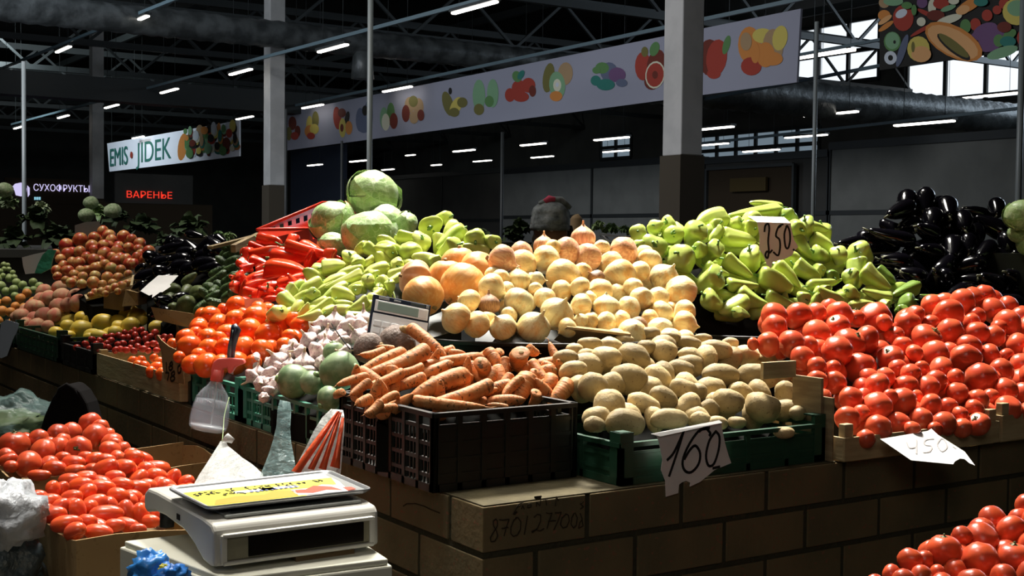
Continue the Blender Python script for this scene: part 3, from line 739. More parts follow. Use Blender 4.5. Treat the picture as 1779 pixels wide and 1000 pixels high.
h = Heap([(1075,745,2.82),(1400,728,3.12),(1200,595,3.42)])
h.ell('potato', [(995,643,54,33,-8),(1030,671,50,50,0),(1056,701,60,49,-25),(1032,737,38,30,10),(1085,735,76,52,8),(1091,657,64,54,0),(1117,702,62,38,12),(1152,690,52,40,28),
 (1162,728,72,38,3),(1142,656,50,42,30),(1053,624,56,46,-8),(1101,618,60,42,15),(1018,618,38,28,0),(1024,597,42,22,0),(1152,610,50,40,10),(1181,640,50,32,8),
 (1200,620,48,32,35),(1187,675,46,32,18),(1213,680,34,34,60),(1251,651,68,43,3),(1239,608,68,38,3),(1197,595,42,24,10),(1296,616,48,38,12),(1315,655,72,45,6),(1354,646,50,38,25),
 (1365,687,50,38,75),(1264,698,58,44,10),(1325,708,62,56,15),(1386,718,32,28,0),(1196,705,46,38,-45),(1232,709,38,32,20),(1217,727,36,26,10),(1280,733,34,22,0),(1362,751,34,22,0),
 (1165,587,36,22,5),(1123,603,34,28,0),(1222,587,32,18,0),(982,621,42,26,-5),(997,606,32,22,0),(1062,600,40,24,0),(1085,590,34,20,0),(1128,578,36,22,0),(1150,592,30,20,0),(1268,596,30,22,0),(1335,620,34,26,10),(1245,735,36,26,0)])
h.fill('potato', [(985,630),(1020,600),(1290,600),(1380,640),(1385,725),(1040,740)], 44, .9, 45, L=1.3)
h.relax(12, .84, .035)
h.emit(NM, dict(potato='tan potato|the potato crate'), 'potatoes in the green crate')
h.riser(.74, 'potato_filler', 'added dark filler under the potatoes in the green crate', 'matte_black', .08, .012)

h = Heap([(790,570,3.22),(1190,590,3.50),(1000,410,3.85)])
ON = 'pale yellow onion in the heap on the black basin'
h.rnd('onion', [(790,551,52),(816,523,40),(830,564,46),(872,567,47,'ul'),(928,567,57,'ur'),(900,527,53,'dl'),(899,486,43,'u'),(855,501,50),(856,478,30),(906,459,51),(934,486,28),(948,452,50),
 (947,520,38),(931,503,26),(1045,431,30),(1063,460,46),(1077,481,58,'dr'),(1156,482,52,'ur'),(1112,520,42),(1184,508,56),(976,482,62),(1008,500,36,'dr'),(1012,472,32),(1043,508,46),
 (1053,532,46,'u'),(1091,536,42),(1144,518,38),(1148,546,44,'dl'),(1128,453,42),(1112,472,36),(1191,564,46,'rr'),(1189,541,40),(1052,560,36),(1077,560,40),(1026,557,28),(1008,556,26),(1146,575,46),
 (1165,590,40),(1098,580,50),(1132,591,42),(1009,530,40),(1190,590,34),(1070,590,40),(870,483,30),(1024,520,30),(985,570,34),(960,430,28),(1100,500,34),(1130,555,34),(885,548,30)])
h.rnd('onion', [(969,542,56,'ur')], label='large pale onion with a dark root scar in the heap centre')
h.rnd('onion_pink', [(945,425,36,'u'),(1013,411,42,'u'),(983,436,46),(1023,447,48),(1081,437,50),(874,451,50),(905,440,40)])
h.rnd('onion_brown', [(849,528,38,'u'),(1035,483,30),(1110,566,32)])
h.fill('onion', [(790,545),(880,460),(1000,430),(1130,440),(1200,540),(1180,590),(1000,575),(820,575)], 38, .95, 60)
h.relax(14, .9, .04)
h.emit(NM, dict(onion='pale onion|the onion heap', onion_pink='pinkish onion|the onion heap', onion_brown='brown-skinned onion|the onion heap'), 'onions on the black basin')
h.riser(.80, 'onion_riser', 'dark crate base under the onion heap', 'dark_crate', .10)
h2 = Heap([(735,515,3.40),(850,480,3.62),(800,430,3.92)])
for kind, u, v, wd, fl, lab in (('pumpkin', 735, 515, 70, 'dr', 'smooth orange pumpkin right above the calculator'), ('pumpkin', 805, 498, 80, 'dl', 'largest orange pumpkin beside the white onions'),
    ('pumpkin', 775, 480, 62, 'u', 'orange pumpkin behind the two front pumpkins'), ('pumpkin', 832, 470, 66, 'ur', 'pale orange pumpkin touching the pink onions'),
    ('pumpkin', 797, 456, 58, 'u', 'topmost orange pumpkin below the green peppers'), ('pumpkin_red', 720, 484, 62, 'l', 'ribbed reddish pumpkin beside the green peppers')):
    h2.rnd(kind, [(u, v, wd, fl)], label=lab)
h2.relax(14, .86, .06); h2.emit(NM, dict(pumpkin='', pumpkin_red=''), 'pumpkins beside the onions', True)
h2.riser(.9, 'pumpkin_riser', 'dark base under the orange pumpkins', 'dark_crate', .12)
for i in h2.items: pass

h = Heap([(1480,742,3.13),(1740,725,3.40),(1420,545,3.62)])
h.rnd('tomato', [(1345,548,46),(1346,569,44),(1387,549,48),(1416,545,40),(1335,598,43),(1375,597,47),(1419,580,51),(1455,567,44,'ul'),(1441,536,34),(1458,548,48),(1486,553,36,'u'),(1520,553,56),
 (1507,590,50),(1475,597,56,'ur'),(1454,611,54),(1493,640,53),(1394,623,44),(1419,637,34),(1419,662,37,'c'),(1450,664,40),(1478,693,42),(1524,706,51),(1525,671,45),(1525,744,47),(1472,727,44),
 (1497,718,30),(1504,762,32),(1308,597,22),(1554,582,33,'ul'),(1577,564,45),(1589,547,36),(1618,531,39),(1617,563,33),(1647,546,54),(1673,525,48),(1650,577,47),(1611,589,56,'ur'),(1547,623,48,'ul'),
 (1582,650,36),(1624,616,49),(1568,602,36),(1589,613,30),(1635,645,49,'rr'),(1677,624,54),(1705,659,57),(1682,601,45),(1695,580,46),(1726,585,39),(1726,540,47),(1690,518,40),(1710,514,38),
 (1750,561,47),(1752,532,36),(1774,553,42),(1722,616,39),(1770,600,42),(1740,644,43),(1748,620,30),(1776,636,46),(1747,678,43),(1752,708,46),(1779,684,40),(1567,697,49),(1573,671,44),(1610,675,46),
 (1626,662,38),(1617,704,41),(1663,683,38),(1646,708,36,'dr'),(1668,722,32),(1692,710,34,'dl'),(1699,695,38),(1699,736,42,'ul'),(1640,736,43),(1671,743,34),(1600,728,40),(1562,736,41),(1538,655,34),
 (1601,640,28),(1688,560,32),(1696,549,32),(1649,610,32),(1624,746,28),(1722,690,30),(1405,600,34),(1430,690,30),(1560,640,32),(1536,560,30),(1790,720,44),(1795,650,46),(1790,570,46),(1800,610,44),
 (1735,570,30),(1725,655,30),(1660,655,30),(1590,690,28),(1510,655,34),(1447,640,30),(1500,690,32),(1545,690,30),(1585,745,28)])
h.fill('tomato', [(1330,560),(1440,540),(1540,560),(1640,525),(1720,515),(1790,540),(1800,710),(1700,730),(1480,745),(1425,660),(1340,610)], 46, .95, 90)
h.relax(12, .88, .035)
h.emit(NM, dict(tomato='red tomato|the big right heap'), 'red tomatoes in the big right heap')
h.riser(.80, 'tomato_riser', 'dark base under the big red tomato heap', 'dark_crate', .11)

h = Heap([(1250,545,3.98),(1590,530,4.35),(1320,355,4.50)])
h.seg('pepper_green', [(1262,374,1207,386,36),(1362,364,1268,374,27),(1362,359,1300,351,15),(1214,392,1190,432,38),(1255,395,1234,421,19),(1252,388,1228,396,24),(1290,384,1262,393,20),
 (1312,398,1278,392,30),(1250,411,1314,422,30),(1248,424,1222,454,34),(1206,432,1226,438,26),(1178,438,1200,474,44),(1162,444,1180,432,26),(1256,448,1306,482,32),(1302,432,1306,474,36),
 (1222,462,1266,480,26),(1252,478,1210,504,40),(1262,495,1318,498,23),(1222,512,1254,538,32),(1276,508,1332,533,34),(1300,522,1252,546,32),(1136,390,1138,408,26),(1158,384,1163,408,29),
 (1108,400,1110,420,30),(1139,424,1137,448,42),(1106,424,1112,438,22),(1312,476,1380,504,38),(1344,460,1392,496,34),(1376,458,1424,488,28),(1328,512,1380,532,25),(1398,380,1400,418,32),
 (1400,390,1446,402,20),(1406,410,1452,434,26),(1380,412,1410,448,28),(1412,436,1440,452,26),(1458,434,1456,462,28),(1486,434,1508,464,38),(1494,468,1544,504,33),(1476,472,1478,494,28),
 (1402,497,1466,487,22),(1410,509,1466,524,25),(1552,520,1498,506,20),(1470,502,1490,520,24),(1475,531,1522,524,17),(1548,531,1524,523,18),(1362,372,1382,382,26),(1392,400,1372,390,28),
 (1180,410,1178,388,26),(1205,412,1196,406,22),(1430,470,1412,462,20),(1310,505,1290,490,22),(1400,520,1385,508,22),(1440,505,1420,500,18),(1276,540,1300,548,22),(1365,398,1350,390,26),(1330,540,1360,546,20)])
h.seg('pepper_green', [(1168,404,1168,424,32)], label='green pepper showing its stem end left of the yellow onions'.replace('yellow onions', 'others in the right pepper heap'))
h.seg('pepper_dark', [(1520,466,1556,492,24),(1594,498,1550,514,28),(1592,520,1554,534,28),(1642,523,1600,513,19),(1450,482,1432,476,24),(1560,540,1580,536,20)])
h.fill('pepper_green', [(1110,425),(1200,390),(1300,365),(1390,385),(1500,450),(1580,520),(1400,535),(1260,545),(1200,500)], 36, .9, 70, L=1.7)
h.relax(12, .84, .035)
h.emit(NM, dict(pepper_green='green pepper|the right pepper heap', pepper_dark='darker green pepper|the right pepper heap'), 'green peppers in the right heap')
h.riser(.80, 'pepper_riser', 'black plastic basin base under the right pepper heap', 'matte_black', .12)

h = Heap([(1500,465,4.75),(1770,520,4.75),(1600,335,5.15)])
h.seg('eggplant', [(1507,402,1592,421,27),(1455,424,1506,418,21),(1540,376,1586,356,30),(1608,372,1608,330,32),(1572,368,1578,336,34),(1650,380,1644,350,36),(1618,400,1622,366,36),(1676,400,1670,372,34),
 (1668,361,1724,374,20),(1734,376,1731,350,29),(1698,426,1693,392,33),(1752,436,1748,404,31),(1655,452,1655,416,36),(1684,440,1682,408,28),(1528,448,1588,458,30),(1600,430,1640,445,32),(1625,470,1628,500,32),
 (1560,470,1610,486,30),(1540,492,1600,508,30),(1640,520,1690,500,32),(1700,480,1740,500,34),(1750,470,1779,500,34),(1760,440,1790,450,32),(1590,395,1630,410,30),(1700,450,1725,425,30),(1720,520,1780,530,32),(1560,395,1600,385,28),(1510,440,1470,438,24)])
h.fill('eggplant', [(1500,430),(1580,360),(1740,370),(1790,420),(1790,540),(1640,530),(1520,470)], 40, .7, 60, L=2.0)
h.relax(12, .82, .035)
h.emit(NM, dict(eggplant='black eggplant|the right eggplant heap'), 'eggplants in the right heap')
h.riser(.82, 'eggplant_riser', 'black base under the right eggplant heap', 'matte_black', .12)

h = Heap([(500,550,3.90),(700,520,3.88),(770,380,4.45)])
h.seg('pepper_pale', [(557,465,601,458,28),(633,474,566,501,19),(680,459,631,476,22),(604,492,554,520,17),(563,486,516,508,24),(512,497,491,531,24),(579,506,617,518,26),(562,545,516,554,19),(492,539,468,553,28),
 (618,503,616,506,20),(667,504,640,521,17),(638,481,643,504,22),(609,440,607,464,25),(640,424,614,441,22),(650,447,632,461,14),(580,520,528,550,19),(612,540,574,535,20),(640,522,608,539,22),(525,520,508,546,16),
 (690,410,740,413,22),(735,412,726,442,32),(683,439,650,428,28),(692,465,687,452,22),(770,453,786,448,17),(650,505,674,511,18),(788,397,790,385,24),(585,535,555,545,18),(600,550,640,545,18),(700,478,672,492,16),(660,540,700,535,16)])
h.seg('pepper_green', [(545,508,545,520,24),(622,461,624,452,22),(690,442,655,420,32),(746,398,750,392,40),(783,377,748,385,28),(806,394,758,432,25),(826,418,822,412,38),(864,421,842,417,26),(797,424,762,448,34),
 (725,448,700,429,38),(760,456,746,449,22),(676,485,682,507,16),(686,418,716,406,20),(530,490,500,510,18),(655,480,640,470,18),(660,492,655,512,14)])
h.fill('pepper_pale', [(480,550),(560,470),(640,435),(700,420),(790,400),(860,420),(760,460),(700,470),(690,520),(600,550)], 28, .9, 70, L=2.0)
h.relax(12, .84, .035)
h.emit(NM, dict(pepper_pale='yellow-green pepper|the left pepper heap', pepper_green='bright green pepper|the left pepper heap'), 'green peppers in the left heap')
h.riser(.82, 'pepper_riser', 'dark base under the left pepper heap', 'dark_crate', .12)

h = Heap([(430,520,4.35),(545,500,4.25),(500,415,4.75)])
h.seg('pepper_red', [(486,425,592,452,22),(470,447,540,452,34),(446,413,492,423,20),(432,428,466,434,20),(430,449,486,432,22),(462,466,534,470,40),(480,499,542,478,26),(500,502,532,488,18),(519,424,566,448,28),
 (408,476,430,502,24),(443,474,472,460,17),(427,500,467,484,18),(437,513,480,505,16),(416,470,442,458,17),(420,441,444,436,20),(452,522,492,515,15),(412,452,438,472,18),(438,488,474,474,18),(452,505,484,490,18),
 (405,490,415,512,18),(548,465,556,485,24),(560,455,575,470,22),(480,440,510,436,22),(495,520,520,508,14),(420,520,450,530,14)])
h.fill('pepper_red', [(410,500),(430,430),(500,420),(580,450),(550,500),(450,525)], 26, .9, 30, L=2.2)
h.relax(10, .84, .03)
h.emit(NM, dict(pepper_red='red pepper|the red pepper heap'), 'red peppers in front of the red basket')
h.riser(.84, 'pepper_riser', 'dark base under the red pepper heap', 'dark_crate', .12)

h = Heap([(345,650,3.80),(530,600,3.72),(430,530,4.25)])
h.rnd('tomato_orange', [(323,589,36),(329,602,42),(361,589,38),(364,609,42),(359,635,44),(334,633,36),(346,571,30),(354,550,32),(366,550,38),(381,566,42),(389,538,24),(412,533,40),(422,546,24),(410,558,40),(445,554,46),(450,540,34),
 (435,576,48),(468,586,50),(485,563,50),(422,606,44),(455,609,40),(392,604,36),(524,569,40),(511,554,30),(504,586,30),(396,584,42),(300,597,20),(544,556,22),(380,590,30),(345,618,28),(495,600,30),(405,578,26),(340,580,26),(478,545,26),(312,620,22),(385,632,34),(440,630,30)])
h.fill('tomato_orange', [(320,600),(360,550),(440,535),(530,555),(520,600),(400,640),(345,645)], 40, .95, 34)
h.relax(12, .88, .035)
h.emit(NM, dict(tomato_orange='orange-red tomato|the heap behind the knife'), 'orange-red tomatoes behind the spray bottle')
h.riser(.82, 'tomato_riser', 'dark base under the orange-red tomatoes', 'dark_crate', .10)
h = Heap([(235,625,4.55),(280,645,4.25),(260,612,4.7)])
h.rnd('tomato_orange', [(231,628,19),(252,636,21),(272,640,25),(240,634,18),(276,628,18),(262,646,21),(283,650,25),(290,634,24),(268,622,16),(246,625,16),(300,645,22)])
h.relax(); h.emit(NM, dict(tomato_orange='orange tomato|the low wooden crate'), 'tomatoes in the low wooden crate')

h = Heap([(450,675,3.46),(555,690,3.13),(590,555,3.72)])
h.rnd('garlic', [(582,557,40,'u'),(605,571,40,'dr'),(535,589,32,'ul'),(569,583,32,'u'),(551,612,38,'dl'),(502,610,30,'ur'),(441,630,34,'l'),(481,625,36,'ul'),(529,628,38,'u'),(504,632,28,'u'),(438,655,30,'dl'),(455,667,28,'c'),
 (468,650,30,'dr'),(449,645,26,'u'),(466,677,22,'d'),(556,563,30,'l'),(632,551,32,'u'),(629,565,30,'r'),(596,597,32,'dr'),(621,583,34,'ul'),(470,664,24,'ur'),(492,652,26,'u'),(511,601,26,'r'),(485,640,26,'dl'),(565,597,28,'u'),
 (545,575,26,'ul'),(590,585,26,'c'),(610,555,26,'r'),(520,612,26,'l'),(478,660,20,'d'),(493,668,24,'c'),(458,690,18,'c'),(508,648,26,'l'),(535,645,30,'d'),(640,572,24,'u'),(600,612,28,'l'),(575,612,30,'u'),(560,630,26,'c')])
h.fill('garlic', [(440,640),(500,610),(560,565),(640,555),(600,610),(510,660),(460,680)], 30, .9, 34)
h.relax(12, .86, .035)
h.rnd('radish', [(510,662,56,'l'),(542,664,42,'ur'),(590,644,66,'r'),(571,692,42,'dl'),(580,612,36,'u')], off=-.03, )
h.relax(8, .86, .05)
h.emit(NM, dict(garlic='garlic bulb|the garlic heap', radish='green radish|the garlic crate'), 'garlic bulbs in the green crate')
h.riser(.80, 'garlic_filler', 'added dark filler under the garlic in the green crate', 'matte_black', .07)
h = Heap([(610,610,3.12),(700,600,3.15),(660,560,3.3)])
h.rnd('black_radish', [(640,604,50,'r')], label='dark brown-grey radish left of the calculator foot')
h.rnd('black_radish', [(690,594,62,'ur')], label='dark brown-grey radish in front of the calculator keys')
h.relax(6, .85, .05)
h.emit(NM, dict(black_radish=''), 'black radishes behind the carrots')

# left far part of the stall
h = Heap([(97,580,5.75),(250,592,5.15),(200,535,5.95)])
h.ell('mango', [(172,533,32,28,10),(134,540,40,34,-20),(106,556,28,24,-20),(117,565,24,22,0),(146,553,34,26,10),(163,548,28,24,0),(191,544,30,24,15),(180,560,42,32,0),(143,571,40,32,0),(97,577,26,22,0),(174,582,36,20,8),
 (200,577,26,24,0),(227,565,34,30,-20),(224,545,38,28,-20),(246,556,22,20,0),(274,568,32,26,0),(205,558,30,24,0),(120,582,24,18,0),(155,585,22,16,0),(215,535,28,22,0)])
h.fill('mango', [(100,570),(130,540),(180,530),(240,545),(230,580),(130,585)], 28, .9, 18, L=1.3)
h.relax(8, .86, .03); h.emit(NM, dict(mango='yellow mango|the left mango crate'), 'yellow mangoes in the green crate')
h = Heap([(30,560,6.2),(80,572,5.9),(95,500,6.35)])
h.rnd('peach', [(103,500,26),(77,507,28),(108,516,32),(84,518,28),(132,516,30),(101,533,30),(57,533,28),(67,533,22),(136,527,32),(77,549,32),(59,554,26),(95,548,26),(64,567,30),(37,549,28),(29,551,22),(83,567,22),(118,530,26),(45,563,24),(45,540,24),(50,575,20)])
h.fill('peach', [(40,555),(80,505),(130,515),(110,540),(70,570)], 28, .9, 14)
h.relax(8, .88, .03); h.emit(NM, dict(peach='dusky peach|the left peach heap'), 'peaches beside the mangoes')
h = Heap([(0,560,6.4),(75,520,6.45),(20,500,6.8)])
h.fill('apricot', [(-5,520),(30,515),(60,500),(85,508),(60,530),(45,550),(20,565),(-5,560)], 19, 0, 60)
h.relax(6, .88, .03); h.emit(NM, dict(apricot='orange apricot|the apricot heap'), 'apricots at the left edge')
h = Heap([(0,520,6.8),(75,500,6.8),(20,465,7.2)])
h.fill('green_plum', [(-5,485),(30,480),(75,492),(78,502),(50,508),(25,515),(-5,522)], 16, 0, 45)
h.fill('green_plum', [(-5,455),(12,458),(24,472),(26,484),(-5,486)], 10, 0, 40)
h.relax(6, .88, .03); h.emit(NM, dict(green_plum='green plum|the plum heap'), 'green plums at the left edge')
h = Heap([(140,605,5.0),(285,600,4.72),(220,578,5.35)])
h.fill('cherry_tomato', [(130,603),(160,588),(240,572),(300,583),(300,610),(180,610)], 11.5, 0, 150, L=1.2)
h.relax(6, .88, .03); h.emit(NM, dict(cherry_tomato='cherry tomato|the black tray'), 'cherry tomatoes in the black tray')
h = Heap([(110,480,6.3),(260,455,6.2),(180,400,6.8)])
h.rnd('nectarine', [(179,402,21),(139,416,25),(163,413,21),(194,417,20),(215,411,23),(115,426,25),(160,428,23),(180,426,21),(139,437,21),(118,441,23),(182,441,25),(203,435,21),(224,430,19),(243,423,21),(259,436,21),(238,446,18),
 (219,450,20),(203,454,23),(232,458,19),(163,451,21),(137,456,21),(110,461,18),(98,469,18),(97,440,16),(229,415,18),(105,450,18),(150,446,18),(195,446,18),(172,463,18),(150,470,18),(120,470,18),(100,480,16),(245,440,16),(125,455,18),(250,450,15)])
h.fill('nectarine', [(100,470),(110,430),(180,405),(250,425),(240,460),(130,480)], 21, .9, 30)
h.relax(8, .88, .03); h.emit(NM, dict(nectarine='red nectarine|the far nectarine heap'), 'nectarines in the far left heap')
h.riser(.84, 'nectarine_riser', 'dark base under the far left nectarine heap', 'dark_crate', .10)
h = Heap([(120,492,6.0),(225,485,5.85),(170,458,6.2)])
h.rnd('yellow_plum', [(166,466,20),(182,459,18),(193,465,19),(210,468,17),(129,477,18),(139,469,16),(144,480,17),(165,479,19),(187,482,21),(205,482,18),(162,491,22),(142,493,17),(124,491,18),(114,486,14),(223,476,15),(178,494,16),(196,492,16),(152,468,14),(130,486,14)])
h.rnd('yellow_plum', [(165,508,15),(176,506,15),(188,503,15),(200,499,16),(212,496,16),(222,492,14),(158,512,12),(183,510,12),(205,506,12)], off=-.12)
h.relax(8, .88, .03); h.emit(NM, dict(yellow_plum='yellow-red plum|the plums before the nectarines'), 'yellow-red plums by the nectarines')
h.riser(.9, 'plum_riser', 'dark tray base under the small yellow-red plums', 'matte_black', .06)
h = Heap([(250,505,5.5),(385,465,5.3),(340,405,5.9)])
h.seg('eggplant', [(334,422,276,436,18),(354,411,322,405,15),(360,413,386,436,21),(392,422,374,411,17),(338,434,308,442,22),(384,438,340,444,21),(382,454,336,462,28),(334,457,298,466,25),(286,468,236,487,25),(302,448,262,461,23),
 (250,490,236,512,25),(302,478,258,502,24),(290,452,330,448,22),(270,520,300,528,26),(300,515,330,520,24),(250,460,240,475,20),(330,425,300,420,18),(262,545,300,540,22)])
h.fill('eggplant', [(240,490),(270,440),(340,415),(385,440),(380,465),(300,480),(260,510)], 26, .8, 26, L=2.4)
h.relax(8, .84, .03); h.emit(NM, dict(eggplant='dark eggplant|the left eggplant heap'), 'eggplants in the left heap')
h.riser(.84, 'eggplant_riser', 'black base under the left eggplant heap', 'matte_black', .10)
h = Heap([(330,545,4.85),(410,500,4.75),(400,430,5.15)])
h.seg('cucumber', [(392,426,426,434,15),(386,446,414,438,13),(391,457,420,447,15),(359,498,395,473,17),(389,471,418,461,15),(382,506,410,494,17),(355,524,384,508,16),(385,521,414,508,20),(350,532,374,525,16),(395,485,420,475,15),(370,490,385,480,14),(365,512,378,498,15),(405,520,418,500,14)])
h.fill('cucumber', [(355,530),(370,480),(395,430),(425,440),(415,520)], 17, .9, 20, L=2.6)
h.seg('squash', [(342,474,316,494,16),(310,500,290,510,28),(325,520,325,542,38),(350,505,340,512,28),(300,530,305,545,26),(345,535,350,545,24),(318,510,330,500,20),(290,525,300,515,22)], off=.15)
h.relax(8, .84, .03); h.emit(NM, dict(cucumber='dark cucumber|the cucumber heap', squash='dull green squash|the squash box'), 'dark green vegetables beside the red peppers')
h.riser(.84, 'cucumber_riser', 'dark base under the cucumbers', 'dark_crate', .10)

# boxes of tomatoes on the floor at the left
h = Heap([(130,930,2.62),(300,900,2.86),(180,800,3.10)])
h.ell('tomato_plum', [(184,813,48,32,-25),(212,813,50,32,-10),(234,795,36,30,0),(121,835,42,28,-10),(139,843,48,28,-15),(92,850,32,26,80),(68,864,32,28,0),(86,871,42,28,-10),(77,886,32,28,0),(94,893,46,30,-10),
 (115,909,54,30,-10),(131,922,42,32,-22),(171,923,52,28,5),(185,894,58,35,0),(220,911,44,26,8),(135,886,42,30,75),(166,875,44,34,-20),(124,864,42,28,-15),(151,857,40,32,-55),(176,846,48,28,0),(212,842,44,28,5),(205,861,42,30,5),
 (230,864,38,28,10),(220,888,42,30,65),(244,797,44,28,10),(240,848,42,30,0),(276,865,42,30,10),(300,831,38,27,-60),(272,826,38,27,10),(256,845,34,30,0),(324,837,30,26,-30),(290,846,34,30,20),(245,893,42,30,70),(262,874,40,28,10),
 (285,878,34,28,0),(255,815,34,28,10),(302,855,34,28,20),(318,852,28,24,0),(280,893,36,26,0),(262,905,34,24,0),(200,828,36,24,0),(150,832,34,24,-10),(105,850,34,26,-40),(106,878,32,26,-30),(152,905,34,26,0),(200,912,36,24,0),(295,870,30,26,0),(330,850,26,24,0),(240,918,30,20,0)])
h.fill('tomato_plum', [(75,880),(120,840),(190,815),(270,815),(330,850),(300,890),(140,925)], 34, .9, 45, L=1.4)
h.relax(10, .84, .03); h.emit(NM, dict(tomato_plum='plum tomato|the front cardboard box'), 'plum tomatoes in the front cardboard box')
h.riser(.78, 'tomato_bed', 'added filler block under the plum tomatoes in the front box', 'cardboard_dark', .07, FLOOR+.05)
h = Heap([(20,815,3.30),(120,822,3.26),(160,742,3.75)])
h.rnd('tomato_low', [(25,771,52,'u'),(67,762,34),(101,755,38),(124,750,34),(157,737,40),(166,759,46,'dr'),(74,784,44),(103,779,40),(137,780,44,'c'),(191,781,36),(214,780,26),(49,806,46,'l'),(187,755,26),(110,765,26),(175,742,28),(85,771,26),(205,795,28),(228,790,26),(200,770,24)])
h.ell('tomato_plum', [(95,813,42,30,0),(128,805,42,30,0),(14,798,34,22,-20),(20,810,26,22,0),(68,825,40,20,0),(166,799,36,30,-15),(131,818,38,24,-10),(160,816,32,24,-10),(150,795,30,24,0),(185,800,32,26,0),(110,795,30,22,0)])
h.fill('tomato_low', [(10,800),(20,770),(100,755),(170,740),(220,785),(180,805),(60,815)], 38, .9, 30)
h.relax(10, .88, .03); h.emit(NM, dict(tomato_low='round tomato|the rear cardboard box', tomato_plum='oval tomato|the rear cardboard box'), 'tomatoes in the rear cardboard box')
h.riser(.78, 'tomato_bed', 'added filler block under the tomatoes in the rear box', 'cardboard_dark', .08, FLOOR+.05)
h = Heap([(1600,990,2.26),(1765,990,2.33),(1730,895,2.52)])
h.rnd('tomato_low', [(1725,904,51),(1758,921,52),(1705,936,57),(1672,930,34),(1640,955,58,'u'),(1703,972,62),(1762,968,60,'u'),(1581,973,42),(1659,991,40),(1549,998,36),(1743,1003,46),(1606,973,34),(1629,996,32),(1790,945,46),(1795,1000,56),(1600,1002,42),
 (1690,1016,56),(1570,1008,40),(1640,1018,48),(1740,1030,56),(1520,1015,36),(1800,905,50),(1785,880,44)])
h.fill('tomato_low', [(1545,1005),(1600,970),(1650,940),(1720,905),(1800,900),(1800,1020),(1600,1030)], 48, .9, 30)
h.relax(10, .88, .03); h.emit(NM, dict(tomato_low='red tomato|the bottom-right corner heap'), 'tomatoes at the bottom right corner')
h.riser(1.1, 'tomato_bed', 'dark crate under the tomatoes at the bottom right corner', 'dark_crate', .10, FLOOR)

# cabbages, each built with its outer leaves
def cabbage(u, v, wd, d, label, k, ax, sq=1.0, n=6, matd=None):
    me, kids = CABM[k % 3]; o = bpy.data.objects.new('cabbage', me); COL.objects.link(o)
    tag(o, label, 'cabbage', 'cabbages piled behind the peppers')
    r = wd/2/FPX*d/1.04
    o.matrix_world = Matrix.Translation(pd(u, v, d)) @ orient(camdir(ax), k*1.7) @ Matrix.Diagonal((r, r, r*sq, 1))
    for m, rb in kids[:n]:
        c = bpy.data.objects.new('outer_leaf', m); COL.objects.link(c); c.parent = o
        q = bpy.data.objects.new('leaf_rib', rb); COL.objects.link(q); q.parent = c
cabbage(650, 338, 94, 4.82, 'topmost round green cabbage crowning the pile', 0, 'ur', .92)
cabbage(577, 383, 78, 4.72, 'green cabbage leaning on the red basket', 1, 'ul', .96)
cabbage(641, 405, 92, 4.55, 'large front cabbage with a pale top leaf above the peppers', 2, 'u', .92)
cabbage(672, 388, 74, 4.74, 'cabbage just behind the large front one', 0, 'ur', .92)
cabbage(578, 424, 50, 4.62, 'lowest cabbage between red and green peppers', 1, 'u', .9)
cabbage(706, 388, 42, 4.70, 'smallest cabbage at the right of the pile', 2, 'r', 1.0)
hb = MB(); hb.box(.62, 1.02, 1.85, 2.28, 0, .36); tag(hb.build('cabbage_riser', 'dark_crate'), 'dark box under the cabbages', 'base')
# ------------------------------------------------------------------ basins, trays, baskets
def basin(name, c, rx, ry, z0, z1, matn, label, rot=0):
    t = thing(name, (c[0], c[1], z0), label, 'basin'); mb = MB(); N = 48
    rings = [(.80, z0), (.84, z0+.004), (.97, z1-.012), (1.03, z1), (1.03, z1-.006), (1.0, z1-.010), (.95, z1-.014), (.78, z0+.008)]
    P = []
    for q, z in rings:
        P.append([Vector((c[0]+math.cos(2*math.pi*k/N)*rx*q*math.cos(rot)-math.sin(2*math.pi*k/N)*ry*q*math.sin(rot), c[1]+math.cos(2*math.pi*k/N)*rx*q*math.sin(rot)+math.sin(2*math.pi*k/N)*ry*q*math.cos(rot), z)) for k in range(N+1)])
    mb.grid(P); mb.build('bowl', matn, t)
    fl = MB(); fl.add(P[-1][:-1], [tuple(range(N))]); fl.build('base', matn, t)
    rm = MB(); rm.tube([p for p in P[3]], .004, 6, False); rm.build('rim', 'black_plastic', t)
    return t
cb = pd(950, 575, 3.66)
basin('round_basin', (cb.x, cb.y), .42, .40, .17, .262, 'black_plastic', 'wide black basin with a thin rim under the onion heap')
crate('black_crate', .36, 1.02, .62, 1.02, 0, .165, 'dark_crate', 'dark crate lifting the onion basin behind the potatoes', rows=3)
cb = pd(1300, 560, 4.25)
basin('round_basin', (cb.x, cb.y), .33, .33, .12, .235, 'black_plastic', 'black basin under the green peppers above the red tomatoes')
